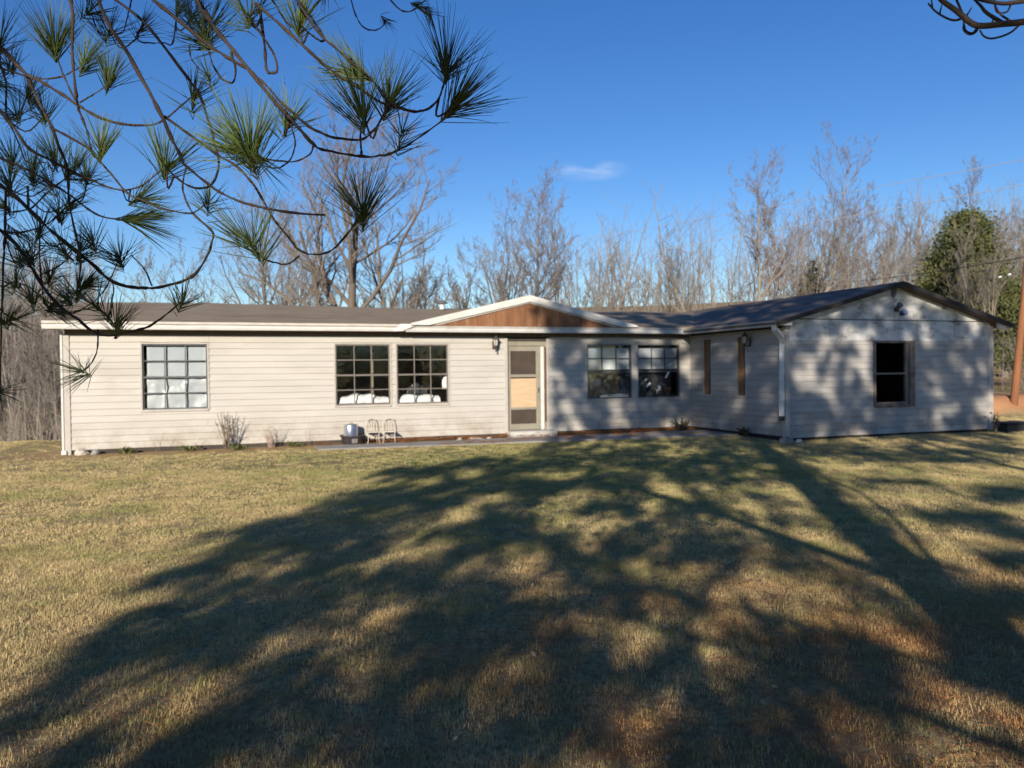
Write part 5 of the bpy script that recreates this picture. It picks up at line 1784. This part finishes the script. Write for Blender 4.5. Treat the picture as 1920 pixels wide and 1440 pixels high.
# needle fans: base, depth, way the fan points (px), needle length (px), needles, spread, grade whose top value takes the sunlit colour
TUFTS = [
    (680, 398, 1.50, (4, -100), 105, 80, .85, 0), (472, 461, 1.48, (-45, -80), 118, 90, .9, 1), (312, 312, 1.70, (20, -90), 100, 85, .9, 1),
    (729, 190, 1.42, (25, -90), 105, 80, .85, 0), (682, 216, 1.38, (-10, -120), 138, 90, .85, 0), (850, 203, 1.40, (75, -65), 125, 85, .75, 0),
    (837, 132, 1.36, (5, -110), 132, 85, .75, 0), (753, 247, 1.36, (10, -50), 62, 36, 1.1, 0), (672, 142, 1.44, (-95, -45), 105, 80, .7, 1),
    (468, 290, 1.42, (-25, -105), 130, 160, 1.0, 2), (470, 292, 1.43, (-100, -25), 120, 60, .6, 1), (480, 300, 1.40, (45, 60), 85, 18, .6, 0), (540, 235, 1.50, (20, -80), 90, 60, 1.0, 0), (563, 46, 1.5, (15, -80), 85, 70, .9, 2),
    (467, 28, 1.5, (-10, -80), 90, 60, 1.0, 0), (384, 62, 1.62, (-10, -70), 95, 90, 1.1, 0), (385, 80, 1.62, (-60, -50), 90, 40, .8, 0),
    (360, 181, 1.90, (0, -70), 72, 55, 1.1, 0), (391, 377, 1.86, (5, -40), 56, 50, 1.3, 0), (207, 152, 1.86, (30, -60), 80, 65, .8, 1), (103, 92, 1.92, (5, -80), 95, 110, .75, 1),
    (160, 117, 1.94, (20, -50), 72, 65, .9, 1), (100, 30, 2.0, (-20, -60), 80, 70, 1.0, 0), (189, 280, 1.86, (15, -70), 82, 65, .9, 1), (243, 413, 1.95, (90, 5), 102, 80, .7, 1), (262, 372, 2.0, (45, -25), 75, 60, .9, 0),
    (345, 562, 2.05, (15, -50), 60, 48, .9, 0), (151, 696, 2.05, (-35, -10), 62, 50, 1.1, 0), (216, 608, 2.08, (0, -50), 62, 60, 1.0, 0), (224, 482, 2.12, (-5, -40), 64, 70, 1.2, 0),
    (150, 470, 2.1, (10, -50), 62, 60, 1.1, 0), (145, 545, 2.1, (10, -40), 62, 60, 1.1, 0), (160, 535, 2.1, (50, -15), 58, 36, .8, 1), (60, 482, 2.2, (0, -45), 60, 60, 1.2, 0), (110, 400, 2.2, (0, -45), 58, 50, 1.1, 0),
    (60, 330, 2.15, (0, -60), 74, 65, 1.1, 0), (20, 345, 2.2, (-5, -60), 72, 60, 1.1, 0), (140, 322, 2.1, (30, -40), 72, 60, 1.1, 0), (105, 298, 2.1, (0, -50), 70, 50, 1.1, 0), (0, 75, 2.2, (15, -55), 85, 60, 1.1, 0),
    (0, 155, 2.2, (30, 10), 60, 36, 1.2, 0), (60, 92, 2.1, (0, -40), 60, 40, 1.2, 1), (0, 738, 2.25, (30, 15), 55, 44, 1.1, 1), (32, 598, 2.25, (40, -12), 55, 42, 1.0, 1), (30, 530, 2.25, (-5, -20), 48, 44, 1.2, 0),
    (110, 585, 2.2, (45, 5), 50, 34, .9, 0), (95, 570, 2.2, (10, -25), 50, 36, 1.2, 0), (723, 42, 2.58, (15, 25), 30, 24, .8, 0), (787, 12, 2.65, (25, 5), 34, 30, .9, 0), (808, 28, 2.65, (15, 10), 30, 24, .9, 0),
    (266, 50, 2.4, (25, -35), 55, 40, 1.1, 0), (392, 140, 2.4, (0, -30), 45, 30, 1.2, 0), (430, 110, 2.3, (30, -20), 48, 36, 1.1, 0), (440, 30, 2.2, (30, 15), 60, 36, 1.0, 0), (300, 20, 2.2, (-20, -10), 55, 40, 1.2, 0),
    (615, -20, 1.5, (10, 30), 50, 20, .9, 0), (130, 380, 2.3, (20, -40), 55, 40, 1.2, 0), (30, 440, 2.3, (20, 30), 50, 24, 1.2, 0), (0, 250, 2.3, (10, -30), 55, 30, 1.2, 0),
]
r_ = np.random.default_rng(77)
for (u, v) in ((25, 15), (75, 5), (170, 20), (205, 60), (240, 40), (15, 120), (50, 180), (30, 215), (85, 215), (330, 10), (360, 30), (405, 20), (425, 60), (500, 20), (530, 10), (25, 300), (95, 345),
               (165, 335), (200, 300), (15, 390), (75, 440), (120, 470), (35, 490), (95, 520), (175, 450), (60, 560), (125, 560), (180, 575), (5, 600), (600, 20), (640, 20), (420, 85), (300, 85), (10, 20)):
    TUFTS.append((u, v, 2.0 + .4 * r_.random(), (r_.normal(0, 25), -45 + r_.normal(0, 15)), 58 + 16 * r_.random(), 44, 1.0, 1 if r_.random() < .3 else 0))
twigs = []
for (d0, d1, w0, w1, path) in TW:
    path = np.array(path, float)
    n = max(10, len(path) * 4)
    ds_ = np.linspace(d0, d1, len(path)) + np.cumsum(r_.normal(0, .012, len(path)))
    P = np.array([at(u, v, d) for (u, v), d in zip(path, ds_)])
    P = smooth_path(P, n) + np.cumsum(r_.normal(0, .0007, (n, 3)), 0) * np.sin(np.linspace(0, math.pi, n))[:, None]
    lumps = 1 + .2 * r_.normal(0, 1, n)
    wid = np.linspace(w0, w1, n) * .5 * np.linspace(d0, d1, n) / FPX * lumps * .72
    ob = MB().tube(P - PO, wid, 7).build('branch', 'pine_bark', pine, True)
    twigs.append((P[-1], ob, P))
ends = np.array([t[0] for t in twigs])
for (u, v, d, (du, dv), npx, cnt, spr, br) in TUFTS:
    b = at(u, v, d)
    dep = r_.uniform(-.35, .35) * npx / FPX * d
    ax_ = at(u + du, v + dv, d) - b + np.array([0, dep, 0])
    dist = [np.min(np.linalg.norm(t[2] - b, axis=1)) for t in twigs]
    k_ = int(np.argmin(dist))
    par = twigs[k_][1]
    if dist[k_] > .14:
        continue
    if dist[k_] > .012:                         # a thin side twig joins the tuft to its branch
        q = twigs[k_][2][int(np.argmin(np.linalg.norm(twigs[k_][2] - b, axis=1)))]
        md_ = (q + b) / 2 + np.array([0, 0, -.18 * dist[k_]]) - ax_ * .25
        MB().tube(smooth_path([q - PO, md_ - PO, b - PO], 8), np.linspace(.0024, .0018, 8), 5).build('twig', 'pine_bark', par, True)
    ve, fa = needle_fan(b, ax_, int(cnt * 1.0), npx / FPX * d * 1.06, spr * 1.05, .00095 * (d / 1.5) ** .5, r_, .14, .2, 4, 3, .035, True)
    link('needle_tuft', mesh_np('needle_tuft', ve - PO, fa), ('needles', 'needles', 'needles_sunlit')[br] if br else 'needles', par)

# the limb overhead that carries the twigs, and a dead twiggy branch over the right edge
mb = MB().tube(smooth_path([(0, 0, 3.2), (-1.2, 1.8, 3.75), (-2.0, 3.8, 3.75), (-2.3, 5.2, 3.35), (-2.35, 6.0, 2.95)], 26), np.linspace(.075, .02, 26), 9)
for e in ((1.42, 365), (1.45, 278), (1.62, 180), (1.80, 203), (1.40, 478), (1.42, 552), (1.85, 130)):
    q = at(e[1], -10, e[0]) - PO
    mb.tube(smooth_path([(-2.0, 3.9, 3.72), (q * .4 + np.array([-2.1, 4.8, 3.5]) * .6), q], 10), np.linspace(.014, .005, 10), 6)
for e in ((1.95, 75), (2.05, 195), (2.05, 292), (2.15, 340), (2.2, 422)):
    q = at(-10, e[1], e[0]) - PO
    mb.tube(smooth_path([(-2.25, 5.0, 3.42), (q * .5 + np.array([-2.5, 5.4, 3.2]) * .5), q], 10), np.linspace(.014, .006, 10), 6)
mb.build('limb', 'pine_bark', pine, True)
DEAD = [(13, 8, [(1990, 30), (1920, 41), (1880, 45), (1832, 48), (1805, 30), (1790, 18), (1765, 0), (1755, -14)]), (7, 4, [(1835, 47), (1828, 60), (1818, 63), (1808, 55), (1807, 35), (1800, 15), (1790, -8)]),
        (5, 3, [(1803, 35), (1790, 38), (1775, 34), (1755, 22), (1740, 6)]), (8, 4, [(1880, 43), (1850, 24), (1838, 10), (1820, -8)]), (9, 6, [(1960, -4), (1900, 5), (1875, 6), (1840, 0), (1830, -8)]),
        (5, 3, [(1915, 43), (1893, 62), (1862, 72), (1845, 68), (1837, 56)]), (5, 3, [(1900, 42), (1880, 30), (1868, 15), (1862, -8)]), (4, 3, [(1896, 6), (1888, 22), (1870, 23), (1865, 10)]),
        (4, 3, [(1860, 43), (1862, 35), (1855, 28)]), (4, 2, [(1812, 30), (1822, 14)]), (4, 2, [(1762, 26), (1766, 8)]), (4, 2, [(1748, 14), (1746, -6)])]
for i, (w0, w1, path) in enumerate(DEAD):
    n = len(path) * 4
    P = smooth_path(np.array([at(u, v, 3.0 + .04 * i) for u, v in path]), n)
    ob = MB().tube(P - PO, np.linspace(w0, w1, n) * .5 * 3.0 / FPX, 6).build('dead_branch' if i == 0 else 'dead_twig', 'pine_bark', pine, True)
q = at(1990, 30, 3.0) - PO
MB().tube(smooth_path([(0, 0, 2.7), (1.2, 3.2, 3.1), (1.6, 5.6, 3.15), q], 16), np.linspace(.045, .014, 16), 7).build('limb', 'pine_trunk', pine, True)

# a slimmer pine off to the right, known by its shadow beside the wing
p2 = np.array([4.75, -3.0, 0])
pin2 = empty('pine_tree', p2, 0, 'slim pine outside the right edge whose thin trunk shadow crosses the far lawn', 'tree')
MB().tube([(0, 0, -.2), (.03, 0, 4), (0, .05, 8), (0, 0, 12)], [.11, .09, .07, .015], 10).build('trunk', 'pine_trunk', pin2, True)
V_, F_, off = [], [], 0
for (u, v, ru, rv, n) in ((1890, 925, 50, 14, 70), (1800, 970, 90, 10, 50), (1860, 1050, 90, 10, 40), (1900, 1130, 80, 12, 40), (1760, 862, 120, 4, 60), (1680, 850, 120, 4, 60), (1860, 845, 90, 4, 50), (1650, 905, 90, 5, 30), (1890, 1000, 60, 8, 30)):
    c = on_ground(u, v)
    ac = on_ground(u + ru, v) - c
    al = (on_ground(u, v - rv) - on_ground(u, v + rv)) / 2
    lim = []
    for j in range(n):
        e = r_.normal(0, .6, 2)
        q = (c + al * e[0] + ac * e[1])[:2] - p2[:2]
        t, s = q @ SH, q @ SN
        fwd = r_.uniform(-1, .8)
        z = (t - fwd) * TE
        p_ = np.array([*(SH * fwd + SN * s), max(z, 2.3)])
        if p_[1] + p2[1] > -.35 or open_sky(p_ + p2 - PO):
            continue
        lim.append(p_)
        v_2, f_2 = needle_fan(p_, norm(p_ * np.array([1, 1, 0]) + r_.normal(0, .8, 3)), 15, .30, 1.3, .0065, r_, .2, 0, 2, 3, .12)
        V_.append(v_2)
        F_.append(f_2 + off)
        off += len(v_2)
    if lim:
        cen = np.mean(lim, 0)
        MB().tube([(0, 0, cen[2] - .3), cen], [.03, .01], 5).build('limb', 'pine_trunk', pin2)
link('crown', mesh_np('crown', np.concatenate(V_), np.concatenate(F_)), 'needles_crown', pin2)['kind'] = 'stuff'
# ------------------------------------------------------------------ grass, needle litter, fallen leaves
def blade_tuft(seed, n, h, rad, w):
    r_ = np.random.default_rng(seed)
    V, F_ = [], []
    for i in range(n):
        a = r_.random() * 6.283
        q = np.array([math.cos(a), math.sin(a), 0]) * rad * math.sqrt(r_.random())
        la = r_.random() * 6.283
        ln_ = h * (.45 + .75 * r_.random())
        le = ln_ * (.1 + .9 * r_.random() ** 2)
        d = np.array([math.cos(la), math.sin(la), 0])
        sd_ = np.array([-d[1], d[0], 0]) * w * (.6 + .7 * r_.random())
        m = q + d * le * .4 + np.array([0, 0, ln_ * .6])
        t = q + d * le + np.array([0, 0, ln_ * (.75 + .3 * r_.random())])
        b = len(V)
        V += [q - sd_, q + sd_, m + sd_ * .75, m - sd_ * .75, t]
        F_ += [(b, b + 1, b + 2, b + 3)]
        F_ += [(b + 3, b + 2, b + 4, b + 4)]
    V = np.array(V)
    F_ = [np.array([f for f in F_ if f[2] != f[3]]), np.array([f[:3] for f in F_ if f[2] == f[3]])]
    return mesh_np('blades', V, F_)


tuft_col = bpy.data.collections.new('grass_tufts')
for i in range(6):
    me = blade_tuft(500 + i, 34, .024 + .007 * (i % 3), .07, .0014)
    me.materials.append(MATS['grass'])
    tuft_col.objects.link(bpy.data.objects.new('grass_blades', me))
coarse_col = bpy.data.collections.new('grass_far_tufts')
for i in range(4):
    me = blade_tuft(520 + i, 30, .034 + .008 * (i % 3), .12, .0030)
    me.materials.append(MATS['grass'])
    coarse_col.objects.link(bpy.data.objects.new('grass_blades', me))


def scatter(name, pts, coll, smin, smax, label):
    me = bpy.data.meshes.new(name)
    me.vertices.add(len(pts))
    me.vertices.foreach_set('co', np.asarray(pts, np.float32).ravel())
    o = link(name, me)
    tag(o, label, 'grass', kind='stuff')
    ng = bpy.data.node_groups.new(name, 'GeometryNodeTree')
    ng.interface.new_socket('Geometry', in_out='INPUT', socket_type='NodeSocketGeometry')
    ng.interface.new_socket('Geometry', in_out='OUTPUT', socket_type='NodeSocketGeometry')
    N, L = ng.nodes, ng.links
    gi, go = N.new('NodeGroupInput'), N.new('NodeGroupOutput')
    iop = N.new('GeometryNodeInstanceOnPoints')
    ci = N.new('GeometryNodeCollectionInfo')
    ci.inputs['Collection'].default_value = coll
    ci.inputs['Separate Children'].default_value = True
    ci.inputs['Reset Children'].default_value = True
    iop.inputs['Pick Instance'].default_value = True
    rv = N.new('FunctionNodeRandomValue')
    rv.data_type = 'FLOAT_VECTOR'
    rv.inputs['Min'].default_value = (-.12, -.12, 0)
    rv.inputs['Max'].default_value = (.12, .12, 6.283)
    rs = N.new('FunctionNodeRandomValue')
    rs.data_type = 'FLOAT'
    rs.inputs['Min'].default_value = smin if False else 0.0
    for s in rs.inputs:
        if s.name == 'Min' and s.type == 'VALUE':
            s.default_value = smin
        if s.name == 'Max' and s.type == 'VALUE':
            s.default_value = smax
    e2r = None
    L.new(gi.outputs[0], iop.inputs['Points'])
    L.new(ci.outputs[0], iop.inputs['Instance'])
    L.new(rv.outputs['Value'], iop.inputs['Rotation'])
    L.new([x for x in rs.outputs if x.type == 'VALUE' and x.enabled][0], iop.inputs['Scale'])
    L.new(iop.outputs[0], go.inputs[0])
    md = o.modifiers.new('grass', 'NODES')
    md.node_group = ng
    return o


def lawn_points(n, y0, y1, wide, seed, keep=None):
    r_ = np.random.default_rng(seed)
    y = np.sqrt(y0 ** 2 + (y1 ** 2 - y0 ** 2) * r_.random(n))
    x = (r_.random(n) * 2 - 1) * (y * wide + 1.2)
    a, b = to_house(x, y)
    ok = ~((a > -.1) & (a < 21.5) & (b < .75)) & ~((a > HL - .2) & (a < 21.5) & (b < HP_ + .12))
    wf = 1.40 + (a - 5) * .075 + .06
    ok &= ~((a > 4.85) & (a < 15.3) & (b < wf))
    bare = ss(b, 1.5, .7) * (a < 5) * (a > -1.5)
    litter = np.exp(-((x - 3.0) ** 2 / 22 + (y - 1.5) ** 2 / 20))
    pr = (1 - .8 * bare) * (1 - .55 * litter * vnoise(x, y, .8, 31)) * (.55 + .45 * ss(vnoise(x, y, .45, 33), .25, .6))
    ok &= r_.random(n) < pr
    ok &= y < 25.2
    x, y = x[ok], y[ok]
    return np.stack([x, y, ground_z(x, y) - .004], -1)


scatter('grass', lawn_points(34000, 2.2, 7.5, .78, 61), tuft_col, .4, 1.2, 'short dry grass of the near lawn')
scatter('grass', lawn_points(34000, 7.5, 13, .75, 62), coarse_col, .42, .9, 'short dry grass of the middle lawn')
scatter('grass', lawn_points(34000, 13, 25, .75, 63), coarse_col, .5, 1.0, 'short dry grass near the house')


def strips(n, xy, z, length, w, seed, name, m, label, cat):
    """Fallen needles or leaves: thin bent strips lying about."""
    r_ = np.random.default_rng(seed)
    x, y = xy
    a = r_.random(n) * 6.283
    ln_ = length * (.6 + .6 * r_.random(n))
    d = np.stack([np.cos(a), np.sin(a), r_.normal(0, .12, n)], -1)
    sd_ = np.stack([-np.sin(a), np.cos(a), r_.normal(0, .3, n)], -1) * (w * (.7 + .6 * r_.random(n)))[:, None]
    c = np.stack([x, y, z], -1)
    e = d * (ln_ / 2)[:, None]
    mid = c + sd_ * 1.5 * r_.normal(0, 3, (n, 1)) + np.array([0, 0, .004])
    V = np.stack([c - e - sd_, c - e + sd_, mid + sd_, mid - sd_, c + e + sd_, c + e - sd_], 1).reshape(-1, 3)
    i = np.arange(n)[:, None] * 6
    F_ = np.concatenate([i + np.array([[0, 1, 2, 3]]), i + np.array([[3, 2, 4, 5]])])
    o = link(name, mesh_np(name, V, F_), m)
    return tag(o, label, cat, kind='stuff')


r_ = np.random.default_rng(91)
n = 42000
y = 2.2 + 7.0 * r_.random(n) ** 1.3
x = (r_.random(n) * 2 - 1) * (y * .75 + 1)
ok = r_.random(n) < np.clip(np.exp(-((x - 2.6) ** 2 / 20 + (y - 2.2) ** 2 / 12)) * 1.8 * ss(vnoise(x, y, .7, 35), .25, .7), 0, 1) + .02
x, y = x[ok], y[ok]
strips(len(x), (x, y), ground_z(x, y) + .012 + .022 * r_.random(len(x)), .09, .0013, 92, 'needle_litter', 'litter', 'orange fallen pine needles on the near lawn', 'needles')
n = 9000
a, b = 5.0 + 10.2 * r_.random(n), .03 + 1.6 * r_.random(n) ** 2.2
ok = vnoise(a * 1.0, b * 2, .7, 37) + .35 * (b < .6) > .62
a, b = a[ok], b[ok]
P = np.array([hw(q, s) for q, s in zip(a, b)])
strips(len(a), (P[:, 0], P[:, 1]), .04 + .03 * (b < .6) * r_.random(len(a)), .12, .004, 93, 'needle_litter', 'litter', 'orange needle litter drifted along the foot of the house', 'needles')
n = 34
y = 2.6 + 4 * r_.random(n)
x = (r_.random(n) * 1.6 - .35) * y * .5
V, F_ = leaf_quads(np.stack([x, y, ground_z(x, y) + .035], -1), .018, r_)
tag(link('fallen_leaves', mesh_np('fallen_leaves', V, F_), 'leaf_pale'), 'small pale fallen leaves scattered on the near lawn', 'leaves', kind='stuff')
